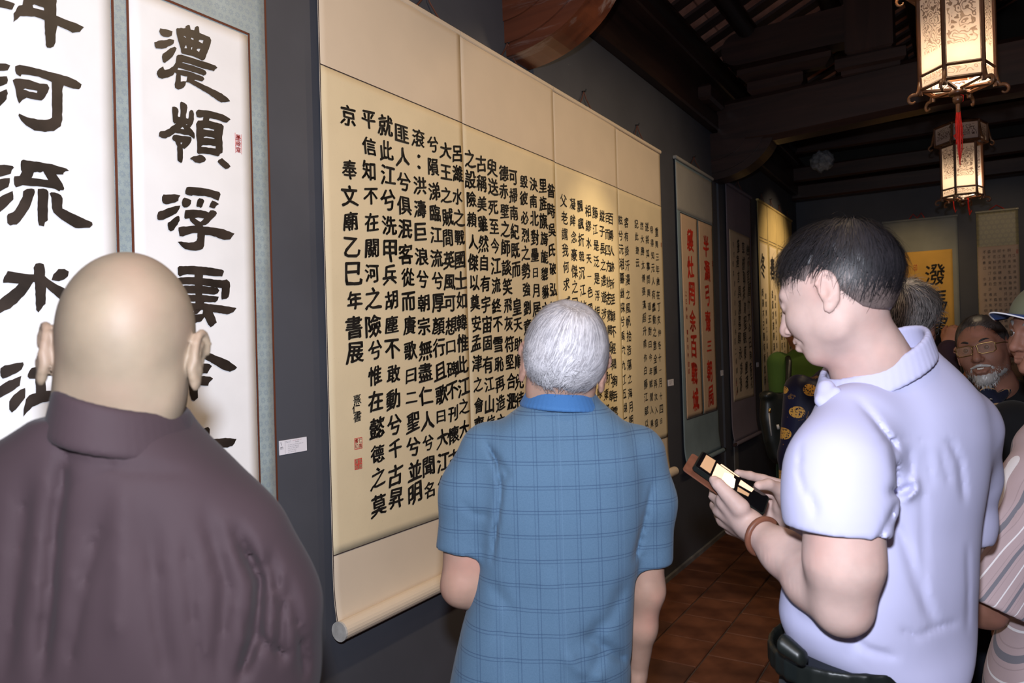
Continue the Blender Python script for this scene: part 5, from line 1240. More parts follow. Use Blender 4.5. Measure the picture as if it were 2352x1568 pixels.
solid('collar', [ring(Q(290, 968, T+.0), .061, .086, .042, .006, tx=-.019, tz=-.004, flare=.010)], .0035, C_robe, o, it=2)

# ================= silver-haired man in a blue plaid polo shirt (centre)
T = 1.5; o = person(1290, T+.05, 'silver-haired person in a blue plaid polo shirt seen from behind, in the centre')
hd = Head(Q(1295, 834, T), 2, 12, -10, 1.0, w=1.0, neck=Q(1290, 955, T+.045), neck_r=.052, ears=1.1)
TB = 1.53; cx_ = Q(1245, 1100, TB)[0]
la = chain([Q(1120, 1040, TB), Q(1070, 1190, TB-.01), Q(1061, 1342, TB-.02)], [.046, .045, .041], .02) + chain([Q(1061, 1346, TB-.02), Q(1095, 1372, TB+.12), Q(1150, 1350, TB+.25)], [.040, .036, .027], .02) + hand(Q(1150, 1350, TB+.25), (.7, .15, .5), (0, 1, .2), -1, .5)
ra = chain([Q(1462, 1050, TB), Q(1488, 1200, TB), Q(1487, 1355, TB), Q(1474, 1440, TB+.02), Q(1465, 1535, TB+.05)], [.044, .036, .034, .030, .0225], .02) + hand(Q(1464, 1540, TB+.05), (-.03, -1, .12), (-1, 0, .15), -1, .35)
core = [loft([(nb_y, cx_, TB, a, b_) for nb_y, a, b_ in ((-.20, .13, .06), (-.35, .16, .085), (-.6, .15, .09), (-.8, .14, .09))], .05)] + legs(cx_, TB, -.75, 0)
body_mesh('body', hd, core+la+ra, .009, SK2, o, hf=.0035, it=2, fine3=[((Q(1400, 0, TB)[0], Q(1530, 0, TB)[0], .004), (Q(1464, 1720, TB)[1], Q(0, 1290, TB)[1], .005), (TB-.06, TB+.16, .005))])
rows = [R_(900, 1222, 1360, TB-.005, .078), R_(930, 1195, 1385, TB, .092), R_(960, 1145, 1425, TB, .105), R_(1000, 1108, 1458, TB, .112), R_(1060, 1095, 1480, TB, .125), R_(1160, 1092, 1478, TB, .13), R_(1280, 1100, 1462, TB, .13), R_(1340, 1090, 1452, TB, .13), R_(1420, 1066, 1448, TB, .135), R_(1500, 1048, 1444, TB, .14), R_(1568, 1034, 1440, TB, .14), R_(1720, 1022, 1440, TB, .145)]
eL, dL = Q(1063, 1267, TB-.015), _n(Q(1061, 1342, TB-.02)-Q(1078, 1190, TB)); dL = _n(dL+np.array((-.02, 0, 0))); eR, dR = Q(1491, 1293, TB), np.array((.06, -1, 0))
sl = chain([Q(1128, 1040, TB), Q(1088, 1130, TB), Q(1062, 1300, TB-.015)], [.068, .066, .058], .035) + chain([Q(1458, 1045, TB), Q(1487, 1150, TB), Q(1494, 1330, TB)], [.064, .055, .045], .03)
cr = creases([([(1112, 1008), (1140, 1060), (1152, 1120), (1142, 1200), (1130, 1290)], 5, .010), ([(1128, 1030), (1165, 1090), (1150, 1110)], 8, .006), ([(1500, 1110), (1480, 1200), (1456, 1290)], 5, .008), ([(1340, 1460), (1390, 1485), (1440, 1520)], 14, .010), ([(1300, 1500), (1330, 1540), (1400, 1560)], 14, -.008), ([(1130, 1340), (1170, 1400), (1140, 1480)], 16, .006), ([(1250, 1300), (1290, 1420), (1300, 1568)], 26, -.005), ([(1200, 1330), (1190, 1450), (1160, 1568)], 22, .005),
              ([(1440, 1330), (1400, 1420), (1330, 1480)], 16, .006), ([(1370, 1420), (1380, 1500), (1350, 1568)], 14, .006), ([(1060, 1150), (1085, 1180), (1130, 1185)], 8, .004), ([(1030, 1235), (1070, 1245), (1120, 1262)], 3, .0015), ([(1458, 1275), (1490, 1278), (1532, 1262)], 3, .0015)])
solid('polo_shirt', [sl, cuff(eL, dL, .046, .11), cuff(eR, dR, .036, .10), loft(rows, .022, 2.5)], .0055, C_plaid, o, disp=[cr, folds(.0035, (7, 3, 7), 11)], it=2)
solid('collar', [ring(Q(1289, 913, TB-.008), .062, .078, .034, .0042, tx=-.006, tz=-.0, flare=.020)], .003, C_collar, o, it=2)
trousers('trousers', cx_, TB, -.62, -.82, 0, C_pants, o, seed=2); shoes(cx_, TB, 0, C_blackl, o)
hair(hd, o, H_grey, [(.11, .055), (.075, .05), (.055, .028), (.03, .012), (.012, .018), (-.012, .01), (-.025, -.035), (-.05, -.062), (-.12, -.066)], th=.0105, h=.0042, strands=6500, slen=.060, whorl=(.006, .80, -.62), seed=4, thin=(.006, .115, -.075, .026), lift=.0035, width=.00065)

# ================= man in a lavender shirt looking down at his phone (right)
T = 1.33; o = person(2010, T+.05, 'black-haired person in a lavender shirt bending over a phone, on the right')
hd = Head(Q(1921, 669, T), 46, 17.5, -2, .99, w=1.0, neck=Q(2040, 880, T+.04), neck_r=.060, cran=(1, .97, 1.02), jaw=1.05, smile=.4)
TB = 1.38; cx_ = Q(2020, 1100, TB)[0]
ch_ = np.array
la = chain([Q(1945, 1010, 1.26), Q(1938, 1180, 1.19), Q(1938, 1290, 1.185), Q(1936, 1388, 1.2)], [.050, .053, .054, .041], .04) + chain([Q(1934, 1392, 1.2), Q(1868, 1335, 1.27), Q(1800, 1270, 1.35), Q(1722, 1205, 1.44)], [.042, .043, .036, .027], .035)
# near hand wraps the phone's edge: thumb over the glass, fingers behind
lh = [cap(Q(1722, 1205, 1.44), Q(1668, 1150, 1.465), .025, .021, .015), cap(Q(1722, 1210, 1.45), Q(1662, 1172, 1.49), .024, .019, .015), cap(Q(1725, 1218, 1.46), Q(1668, 1195, 1.51), .022, .017, .015), cap(Q(1730, 1222, 1.46), Q(1685, 1215, 1.52), .020, .015, .015),
      cap(Q(1700, 1165, 1.43), Q(1668, 1132, 1.44), .019, .0145, .012), cap(Q(1668, 1132, 1.44), Q(1650, 1112, 1.445), .0135, .0125, .005), cap(Q(1650, 1112, 1.445), Q(1640, 1102, 1.455), .0125, .0105, .004)]
for (kx, ky, kt, a, b_, c_) in ((1656, 1152, 1.48, (1640, 1140, 1.51), (1640, 1118, 1.535), (1658, 1108, 1.55)), (1650, 1172, 1.50, (1642, 1160, 1.53), (1652, 1140, 1.555), (1680, 1132, 1.56)), (1658, 1195, 1.52, (1652, 1182, 1.55), (1668, 1160, 1.57), (1700, 1155, 1.565)), (1676, 1214, 1.53, (1672, 1202, 1.56), (1690, 1182, 1.575), (1715, 1180, 1.57))):
    lh += chain([Q(kx, ky, kt), Q(*a), Q(*b_), Q(*c_)], [.0125, .0105, .0095, .0085], .005)
ra = chain([Q(2205, 1020, 1.46), Q(2200, 1240, 1.5), Q(2050, 1330, 1.58), Q(1850, 1222, 1.62)], [.05, .042, .038, .027], .02)
rh = [cap(Q(1848, 1220, 1.62), Q(1800, 1165, 1.60), .026, .024, .015), cap(Q(1850, 1215, 1.62), Q(1790, 1190, 1.62), .024, .022, .015), cap(Q(1846, 1205, 1.61), Q(1795, 1130, 1.59), .022, .018, .015),
      cap(Q(1815, 1168, 1.575), Q(1788, 1122, 1.545), .019, .0145, .012), cap(Q(1788, 1122, 1.545), Q(1765, 1112, 1.53), .0135, .0122, .005), cap(Q(1765, 1112, 1.53), Q(1742, 1115, 1.52), .0122, .010, .004)]
for (kx, ky, kt, a, b_, c_) in ((1790, 1112, 1.59, (1752, 1100, 1.585), (1722, 1092, 1.575), (1694, 1086, 1.565)), (1786, 1135, 1.61, (1752, 1130, 1.61), (1728, 1132, 1.60), (1708, 1138, 1.59)), (1784, 1160, 1.62, (1755, 1158, 1.62), (1732, 1162, 1.61), (1718, 1168, 1.60)), (1788, 1185, 1.62, (1762, 1186, 1.62), (1745, 1190, 1.61), (1735, 1192, 1.60))):
    rh += chain([Q(kx, ky, kt), Q(*a), Q(*b_), Q(*c_)], [.0125, .0105, .0095, .0085], .005)
core = [loft([(Q(0, y, TB)[1], Q(x, y, TB)[0], TB, a, b_) for y, x, a, b_ in ((930, 2060, .10, .06), (1000, 2060, .12, .07), (1300, 2020, .12, .08), (1500, 2000, .12, .08))], .05)] + legs(Q(1990, 1500, TB)[0], TB, -.78, radians(28))
body_mesh('body', hd, core+la+lh+ra+rh, .009, SK3, o, hf=.0035, it=2, fine3=[((Q(1615, 0, 1.5)[0], Q(1860, 0, 1.6)[0], .0035), (Q(0, 1255, 1.5)[1], Q(0, 1070, 1.5)[1], .0035), (1.40, 1.66, .004))])
def RY(py, xl, xr): r_ = R_(py, xl, xr, TB, .1); return (r_[0], r_[1]+.012, TB, r_[3]*1.07, min(r_[3]*.72, .13))
rows = [RY(800, 1985, 2125), RY(835, 1950, 2165), RY(880, 1915, 2210), RY(930, 1888, 2248), RY(1000, 1868, 2262), RY(1100, 1866, 2250), RY(1200, 1855, 2232), RY(1270, 1812, 2226), RY(1330, 1776, 2228), RY(1395, 1764, 2228), RY(1450, 1788, 2222), RY(1500, 1835, 2188)[:4]+(.136,), RY(1535, 1880, 2150)[:4]+(.136,), RY(1565, 1925, 2095)[:4]+(.132,)]
yw = radians(28)
eL = Q(1926, 1222, 1.18); dL = _n(Q(1938, 1300, 1.18)-Q(1928, 1180, 1.185)+np.array((-.012, 0, 0)))
eR = Q(2212, 1235, 1.5)
sl = [chain([Q(1960, 975, 1.29), Q(1928, 1080, 1.225), Q(1926, 1180, 1.20), Q(1928, 1262, 1.185)], [.070, .074, .071, .069], .06), cuff(eL, dL, .055, .12),
      chain([Q(2200, 985, 1.45), Q(2222, 1090, 1.48), Q(2215, 1200, 1.5), Q(2205, 1280, 1.5)], [.072, .052, .048, .045], .03), cuff(eR, (-.1, -1, 0), .04, .09)]
cr = creases([([(1968, 915), (2010, 965), (2050, 1020), (2062, 1100), (2048, 1135)], 8, .006), ([(2010, 965), (2045, 1010), (2068, 1035)], 6, .004), ([(2040, 1128), (2065, 1132), (2100, 1112)], 8, .009), ([(2100, 1095), (2108, 1125), (2080, 1150)], 10, -.010), ([(2062, 1150), (2040, 1200), (2018, 1240), (1985, 1275)], 6, .007), ([(2050, 1185), (2080, 1250), (2110, 1350), (2150, 1440)], 14, .007),
              ([(2118, 1040), (2120, 1200), (2125, 1400)], 10, .003), ([(2222, 1250), (2224, 1350), (2222, 1450)], 6, .003), ([(2180, 1010), (2205, 1060), (2215, 1150)], 8, .006), ([(2000, 1012), (2100, 1008), (2200, 1016)], 3, .0022), ([(2110, 1460), (2150, 1440), (2200, 1428)], 7, .004), ([(2070, 1445), (2110, 1465)], 7, .004),
              ([(1838, 1020), (1835, 1090), (1850, 1140)], 5, .004), ([(1858, 1130), (1870, 1160), (1872, 1190)], 8, .006), ([(1990, 1300), (1960, 1400), (1960, 1500)], 12, .006), ([(1800, 1310), (1850, 1400), (1960, 1470)], 12, -.006), ([(2130, 1030), (2140, 1120)], 7, .003), ([(2160, 1030), (2180, 1110)], 7, .003), ([(2090, 1030), (2095, 1100)], 7, .003), ([(1930, 1440), (1990, 1490), (2060, 1510)], 9, .006), ([(1835, 1192), (1925, 1222), (2010, 1215)], 3, .0015)])
solid('shirt', [sl, loft(rows, .05, 2.3, yw)], .0055, C_lav, o, disp=[cr, folds(.0035, (7, 3, 7), 21)], it=2)
solid('collar', [ring(Q(2008, 838, T+.03), .090, .080, .040, .0045, tx=.046, tz=0.012, flare=.012), chain([Q(1898, 892, 1.30), Q(1888, 920, 1.285), Q(1896, 938, 1.28)], [.016, .011, .006], .008), chain([Q(1920, 900, 1.28), Q(1895, 930, 1.28)], [.010, .006], .008)], .0035, C_lav, o, it=2)
solid('placket', [cap(Q(1842, 1120, 1.42), Q(1838, 1230, 1.43), .018, .024, .01), cap(Q(1846, 1060, 1.42), Q(1840, 1140, 1.43), .012, .016, .01)], .004, C_lav, o, disp=folds(.004, (25, 18, 25), 5))
px_ = Q(1990, 1500, TB)[0]
trousers('trousers', px_, TB, -.545, -.80, yw, C_pants, o, seed=5, wx=.165, wz=.13)
solid('belt', [ring(Q(1968, 1492, TB), .172, .135, .034, .005, tx=.0, tz=0, yaw=yw, n=34)], .005, C_blackl, o)
solid('belt_tip', [cap(Q(1800, 1478, 1.275), Q(1845, 1512, 1.25), .018, .014, .006, sq=((.5, 0, -.85), .3))], .004, C_blackl, o)
shoes(px_, TB, yw, C_blackl, o)
HLN = [(.12, .068), (.085, .060), (.070, .040), (.052, .034), (.040, -.002), (.022, -.010), (.012, .022), (-.012, .020), (-.028, -.012), (-.05, -.050), (-.075, -.068), (-.12, -.072)]
hair(hd, o, H_fade, HLN, th=.004, h=.0045, strands=4200, slen=.016, whorl=(.01, .82, -.57), seed=7, lift=.0015, width=.0005, matst=H_fade, name='short_hair', nseg=4)
hair(hd, o, H_black, [(.12, .070), (.085, .058), (.06, .050), (.03, .048), (-.02, .052), (-.05, .022), (-.08, -.012), (-.12, -.022)], th=.014, h=.0045, strands=4200, slen=.065, whorl=(.01, .86, -.5), seed=8, lift=.005, width=.0006, tuft=.006, jag=.018)
# bracelet and ring
w0, w1 = Q(1752, 1232, 1.405), Q(1800, 1268, 1.35); dr = _n(w1-w0); a_ = _n(np.cross(dr, (0, 1, 0))); b_ = np.cross(dr, a_); cc_ = Q(1752, 1232, 1.405)
rr_ = .0345
pts = [cc_+(a_*cos(q)+b_*sin(q))*rr_+dr*.004*sin(q) for q in np.linspace(.5, 5.6, 28)]; tube_mesh('bracelet', pts, .0062, C_leather, o, 8)
pts = [cc_+(a_*cos(q)+b_*sin(q))*(rr_+.001)+dr*.004*sin(q) for q in np.linspace(5.5, 6.8, 8)]; tube_mesh('bracelet_clasp', pts, .0055, m_gold, o, 8)

# ---- the phone in its brown folio case
pc = Q(1680, 1108, 1.495); ls = _n((.131, -.098, -.04)); ss = _n(np.array((.045, .0116, .059))-ls*(np.array((.045, .0116, .059)) @ ls)); nn = np.cross(ss, ls)
po = empty('phone', tuple(L2W(pc)), TH); tag(po, 'dark phone with a painted lantern reflection on its glass held in both hands by the person in lavender', 'phone')
def slab(name, c, ax, ay, az, hx, hy, hz, mat, par, rr=.008):
    n = 5; prof = []
    for (sx, sy, a0) in ((1, 1, 0), (-1, 1, pi/2), (-1, -1, pi), (1, -1, 3*pi/2)):
        for i in range(n): a = a0+i/(n-1)*pi/2; prof.append((sx*(hx-rr)+rr*cos(a), sy*(hy-rr)+rr*sin(a)))
    m = len(prof); V = [c+ax*x+ay*y+az*z for z in (-hz, hz) for x, y in prof]
    return mesh_np(name, L2W(np.array(V)), [tuple(range(m-1, -1, -1)), tuple(m+i for i in range(m))]+[(i, (i+1) % m, m+(i+1) % m, m+i) for i in range(m)], mat, par)
slab('casing', pc-nn*.002, ls, ss, nn, .081, .0385, .0045, C_blackl, po)
slab('glass', pc+nn*.0028, ls, ss, nn, .078, .036, .0006, M('black_glass', (.004, .004, .005), .04, spec=.8), po)
e1 = mat_emit('painted_reflection_bright', (1.0, .86, .66), 1.6); e2 = mat_emit('painted_reflection_warm', (1.0, .66, .42), .75); e3 = mat_emit('painted_reflection_dim', (.55, .33, .18), .32)  # lantern reflection on the dark glass, painted as emissive patches
def refl_patch(name, mat, poly):
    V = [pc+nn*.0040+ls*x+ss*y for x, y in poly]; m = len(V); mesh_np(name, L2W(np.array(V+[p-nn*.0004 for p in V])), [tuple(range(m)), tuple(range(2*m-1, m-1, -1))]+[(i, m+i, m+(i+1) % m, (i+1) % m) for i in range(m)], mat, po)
refl_patch('painted_reflection', e3, [(-.070, -.026), (-.070, .030), (-.048, .032), (-.046, -.026)])
refl_patch('painted_reflection', e2, [(-.041, -.030), (-.043, .026), (-.002, .026), (.006, -.030)])
refl_patch('painted_reflection_glow', e1, [(-.020, -.026), (-.022, .012), (-.010, .020), (.004, .014), (.008, -.020), (-.004, -.030)])
refl_patch('painted_reflection', e2, [(-.036, .030), (.006, .031), (.010, .034), (-.034, .035)])
refl_patch('painted_reflection', e2, [(.014, .004), (.014, .026), (.045, .026), (.043, .010)])
refl_patch('painted_reflection', e3, [(.016, -.022), (.014, -.006), (.040, -.002), (.040, -.014)])
cf = pc - nn*.012 - ls*.012 - ss*.004
slab('case_cover', cf-nn*.004, ls, ss, nn, .083, .040, .0016, C_leather, po)

# ================= people further back
def standing(o, hd, T, px, yaw, ysh, mat, skin, arms=None, w=.19, hem=-.75, trm=None, seed=0, h=.010, name='jacket', hf=.0045, sleeve=.055, foot=True, ybase=None, hips=1.0, cx=None, extra=None, loose=1.0):
    cx = Q(px, 784, T)[0] if cx is None else cx; s = np.array((cos(yaw), 0, sin(yaw))); f = np.array((-sin(yaw), 0, cos(yaw))); c0 = np.array((cx, 0, T))
    sh = [c0+s*(w-.035)*q+np.array((0, ysh-.045, 0)) for q in (-1, 1)]
    arms = arms or {}; skinp = []; clothp = []
    for i, q in enumerate((-1, 1)):
        a = arms.get(q)
        if a is None: el = sh[i]+s*.045*q+np.array((0, -.29, 0)); wr = el+s*.0*q+np.array((0, -.24, 0))+f*.05; hdir, hn = (0, -1, .1), -s*q; short = False
        else: el, wr = np.asarray(a['el'], float), np.asarray(a['wr'], float); hdir = a.get('hd', wr-el); hn = a.get('hn', -s*q); short = a.get('short', False)
        skinp += chain([sh[i], el, wr], [.044, .036, .026], .02)+hand(wr, hdir, hn, q, a.get('curl', .5) if a else .4)
        if short: en = sh[i]+(el-sh[i])*a.get('cut', .8); clothp += [chain([sh[i], en+(en-sh[i])*.15], [sleeve+.008, sleeve-.002], .03), cuff(en, en-sh[i], .042, .09)]
        else: clothp += [chain([sh[i], el, el+(wr-el)*.93], [sleeve+.010, sleeve-.003, sleeve-.015], .03)]
    core = [loft([(ysh-.06, cx, T, .12, .06), (ysh-.3, cx, T, .14, .085), (-.75, cx, T, .13, .085)], .05, yaw=yaw)] + legs(cx, T, -.78, yaw)
    body = body_mesh('body', hd, core+skinp, .013, skin, o, hf=hf, it=1)
    rows = [(ysh+.035, cx, T, .065, .06), (ysh, cx, T, .12*loose, .085), (ysh-.05, cx, T, (w-.025)*loose, .105), (ysh-.15, cx, T, (w-.012)*loose, .12), (ysh-.32, cx, T, (w-.02)*loose, .125), (ysh-.5, cx, T, (w-.02)*hips, .125), (hem, cx, T, w*hips*loose, .13)]
    solid(name, [clothp, loft(rows, .03, 2.4, yaw)], h, mat, o, disp=folds(.005, (8, 3, 8), seed), it=1)
    if trm: trousers('trousers', cx, T, -.66, -.82, yaw, trm, o, seed=seed); 
    if foot: shoes(cx, T, yaw, C_blackl, o)
# woman in green with a black handbag
T = 4.5; o = person(1850, T, 'blond person in a green short-sleeved top with a black handbag, near the yellow scrolls'); gx = Q(1848, 784, T)[0]
hd = Head(Q(1836, 752, T), 20, 5, 0, .96, neck=np.array((gx, -.09, T)), neck_r=.05, eyes=False)
standing(o, hd, T, 1848, 0, -.115, C_green, SK5, {-1: dict(el=Q(1794, 938, T), wr=Q(1806, 1010, T+.05), short=True, cut=.90, curl=.8)}, w=.20, hem=-.72, trm=C_green2, seed=31, name='green_top', sleeve=.062)
hair(hd, o, H_blond, [(.12, .06), (.05, .04), (.02, -.05), (-.12, -.10)], th=.020, h=.007, strands=1200, slen=.10, seed=9, lift=.008, width=.0016)
tube_mesh('bag_strap', [Q(1808, 815, T-.02), Q(1812, 830, T-.13), Q(1810, 900, T-.145), Q(1800, 960, T-.12), Q(1790, 985, T-.10)], .017, C_blackl, o, 8, .35)
bg = empty('handbag', tuple(L2W(Q(1775, 1020, T-.02))), TH); tag(bg, 'black glossy handbag hanging beside the person in green', 'handbag')
zb = T-.08
solid('bag_body', [loft([R_(900, 1762, 1800, zb, .03), R_(915, 1748, 1815, zb, .045), R_(960, 1745, 1828, zb, .055), R_(1010, 1752, 1838, zb, .06), R_(1050, 1766, 1842, zb, .06), R_(1062, 1780, 1838, zb, .05)], .01, 3.2), ell(Q(1762, 908, zb-.01), (.05, .03, .045), None, .02)], .008, C_blackl, bg, disp=folds(.004, (18, 10, 18), 6))
tube_mesh('zip', [Q(1766, 940, T-.142), Q(1768, 970, T-.15), Q(1772, 1000, T-.145)], .004, m_cap, bg, 6); tube_mesh('buckle', [Q(1768, 938, T-.145), Q(1768, 948, T-.147)], .008, m_gold, bg, 8); tube_mesh('buckle', [Q(1786, 975, T-.15), Q(1788, 985, T-.15)], .008, m_cap, bg, 8)
# person in navy brocade with gold medallions
T = 3.2; o = person(1925, T, 'person in navy tunic with gold medallions, behind the chin of the one in lavender')
bx_ = Q(1925, 784, T)[0]
hd = Head(Q(1945, 745, T), 15, 10, 0, .95, neck=np.array((bx_, -.17, T)), neck_r=.054)
standing(o, hd, T, 1922, 0, -.185, C_medal, SK4, None, w=.205, hem=-1.1, trm=C_navy, seed=33, name='brocade_tunic')
hair(hd, o, H_black, [(.12, .06), (.05, .02), (0, .0), (-.03, -.05), (-.12, -.07)], th=.012, h=.007, strands=500, slen=.05, seed=10)
# grey-haired man with glasses, seen from behind, close behind the lavender shirt
T = 2.45; o = person(2110, T+.02, 'person with tousled salt-and-pepper hair and glasses seen from behind, in front of the gold scroll')
hd = Head(Q(2083, 741, T), -50, 14, -2, 1.04, neck=Q(2095, 850, T+.03), neck_r=.058, nose=1.0)
standing(o, hd, T+.03, 2072, radians(-35), -.18, C_black, SK4, None, w=.2, hem=-.8, trm=C_pants, seed=35, hf=.004)
hair(hd, o, H_salt, [(.12, .06), (.07, .05), (.045, .02), (.02, -.005), (.008, .02), (-.012, .012), (-.03, -.045), (-.12, -.075)], th=.020, h=.0045, strands=3200, slen=.055, whorl=(0, .7, -.7), seed=12, lift=.008, width=.0010, tuft=.013, jag=.014)
def glasses(hd, par, mat, lens=None, tilt=0.0):
    for q in (-1, 1):
        c = [(q*.034+a*.026*sgn, -.004+b_*.017) for a, b_, sgn in ((-1, -.6, 1), (-1, .8, 1), (-.7, 1, 1), (.7, 1, 1), (1, .8, 1), (1, -.6, 1), (.6, -1, 1), (-.6, -1, 1), (-1, -.6, 1))]
        tube_mesh('rim', [hd.P(x, y, .112-.25*abs(x)) for x, y in c], .0016, mat, par, 6)
        tube_mesh('temple', [hd.P(q*.061, .006, .098), hd.P(q*.078, .008, .05), hd.P(q*.083, .006, .0), hd.P(q*.082, -.012, -.018)], .0016, mat, par, 6)
        if lens: v = [hd.P(x, y, .1115-.25*abs(x)) for x, y in c[:-1]]; mesh_np('lens', L2W(np.array(v)), [tuple(range(8))], lens, par)
    tube_mesh('bridge', [hd.P(-.009, .004, .109), hd.P(0, .008, .113), hd.P(.009, .004, .109)], .0016, mat, par, 6)
m, nt, b_n = NT('tinted_lens'); b_n.inputs['Base Color'].default_value = (.35, .2, .13, 1); b_n.inputs['Roughness'].default_value = .05; b_n.inputs['Alpha'].default_value = .38; m_lens = m
glasses(hd, o, m_black)
# small dark-haired person by the gold scroll
T = 5.2; o = person(2146, T, 'small dark-haired person far back, just left of the raised fist')
hd = Head(Q(2143, 797, T), 60, 5, 0, .92, neck=Q(2150, 850, T), neck_r=.048)
standing(o, hd, T, 2150, radians(30), -.32, C_black, SK5, None, w=.17, hem=-.8, trm=C_pants, seed=37, hf=.006, h=.014)
hair(hd, o, H_black, [(.12, .05), (.05, .03), (.02, -.02), (-.12, -.10)], th=.022, h=.008, strands=400, slen=.06, seed=13, lift=.005, width=.0014)
# person raising an arm (plum sleeve, brown satin)
T = 3.3; o = person(2225, T+.05, 'person in plum sleeve with a raised fist, left of the bearded face')
hd = Head(Q(2262, 800, T+.05), 10, 5, 0, .93, neck=Q(2238, 880, T+.05), neck_r=.052)
standing(o, hd, T+.05, 2232, 0, -.245, C_plum, SK5, {-1: dict(el=Q(2165, 862, T-.02), wr=Q(2180, 800, T+.02), hd=(.35, 1, .1), hn=(.7, 0, .5), curl=1.35)}, w=.185, hem=-.8, trm=C_pants, seed=39, name='plum_top', sleeve=.066, hf=.006)
hair(hd, o, H_black, [(.12, .06), (.05, .02), (0, .0), (-.03, -.05), (-.12, -.07)], th=.012, h=.007, strands=400, slen=.05, seed=14)
solid('satin_scarf', [chain([Q(2165, 885, T-.12), Q(2192, 915, T-.15), Q(2212, 990, T-.15)], [.035, .04, .035], .02)], .008, C_satin, o, disp=folds(.008, (30, 8, 30), 4))
# bearded smiling man with gold glasses
T = 2.6; o = person(2300, T+.05, 'smiling person with a white beard and gold glasses in a black jacket')
hd = Head(Q(2258, 801, T), 134, -2, -11, 1.0, neck=Q(2302, 905, T+.04), neck_r=.058, smile=1.0, w=1.0)
standing(o, hd, T+.05, 2305, radians(155), -.215, C_black, SK4, None, w=.21, hem=-.85, trm=C_pants, seed=41, hf=.0035, h=.009)
eyes(hd, o, m_white_eye, m_iris)
hair(hd, o, mat_hair('greying_black_hair', (.008, .007, .007), (.05, .042, .04)), [(.12, .118), (.085, .108), (.072, .075), (.055, .045), (.037, -.01), (.015, -.012), (.010, .02), (-.012, .015), (-.03, -.04), (-.12, -.07)], th=.0055, h=.005, strands=1500, slen=.03, seed=15, lift=.002, width=.0007)
glasses(hd, o, M('bronze_wire', (.25, .16, .06), .3, .1, metal=.8), m_lens)
for q in (-1, 1): pts = [hd.P(q*(.014+.034*v), .020+.008*sin(v*2.6), .099-.020*v) for v in np.linspace(0, 1, 8)]; b = MB(); b.tube([tuple(L2W(p)) for p in pts], [.002, .004, .0045, .0045, .004, .003, .002, .0015], 6); b.build('eyebrow', H_black, o, True)
def beard(hd, par, mat, seed=5):
    prs = [ell(hd.P(0, -.055, .032), np.array((.056*hd.w, .068, .064))*hd.k, hd.B, .02), ell(hd.P(0, -.108, .066), np.array((.032, .026, .028))*hd.k, hd.B, .02)]
    prs += [cap(hd.P(q*.052, -.03, .012), hd.P(q*.046, -.08, .02), .016, .018, .02) for q in (-1, 1)]
    lo, hi = bounds(prs, .03); F = Field(lo, hi, .004); F.add(prs)
    F.displace(lambda P: .0012 + .0012*np.sin(hd.loc(P)[:, 0]*420)*np.sin(hd.loc(P)[:, 1]*260))
    def keep(P):
        q = hd.loc(P); ax = np.abs(q[:, 0]); top = np.interp(ax, [0, .022, .030, .040, .05, .07], [-.088, -.088, -.062, -.066, -.04, -.0]); return (q[:, 1]-top)*.8
    F.clip(keep, .004); V, Fc = F.mesh(); ob = mesh_np('beard', L2W(V), Fc, mat, par, True)
    r = np.random.RandomState(seed); q = hd.loc(V); ok = np.nonzero(q[:, 2] > -.01)[0]; vv = []; ff = []
    for i in r.choice(ok, 1300):
        p0 = q[i]; nrm = _n(p0-np.array((0, -.05, .02))); d = _n(np.array((0, -1, .15))+nrm*.5+r.normal(size=3)*.2); sd = _n(np.cross(nrm, d))*.0007; L_ = r.uniform(.008, .017); n0 = len(vv)
        for k_ in range(3): pp = p0+d*L_*k_/2+nrm*.001; vv += [hd.P(*(pp+sd*(1-k_/2.2))), hd.P(*(pp-sd*(1-k_/2.2)))]
        ff += [(n0, n0+1, n0+3, n0+2), (n0+2, n0+3, n0+5, n0+4)]
    s_ = mesh_np('beard_strands', L2W(np.array(vv)), np.array(ff), mat, ob); s_['kind'] = 'stuff'
    mo = [cap(hd.P(q*.004, -.060, .104), hd.P(q*.030, -.066, .088), .006, .004, .004) for q in (-1, 1)]; solid('moustache', mo, .003, mat, par, disp=folds(.001, (200, 90, 200), 3))
beard(hd, o, H_white)
b = MB()
for k in range(6): p = hd.P(-.0125+.005*k, -.0705+.0022*abs(k-2.5)*.5, .098-.0010*(k-2.5)**2); b.obox(L2W(p), LM.T @ (hd.s*.0023), LM.T @ (hd.u*.0032), LM.T @ (hd.f*.002))
b.build('teeth', M('teeth', (.7, .66, .58), .3), o)
sc1 = Q(2278, 900, T-.085)
solid('patterned_shirt', [chain([Q(2268, 900, T-.055), Q(2275, 960, T-.085), Q(2268, 1060, T-.095)], [.03, .04, .042], .02, sq=((0, 0, 1), .5)), chain([Q(2262, 892, T-.04), Q(2285, 925, T-.075), Q(2322, 885, T-.02)], [.013, .018, .015], .01)], .006, C_batik, o)
for (x, y) in ((2276, 917), (2267, 963)): b = MB(); b.lathe([(0, 0), (.006, .001), (.0, .004)], tuple(L2W(Q(x, y, T-.145))), 8); b.build('button', m_cap, o)
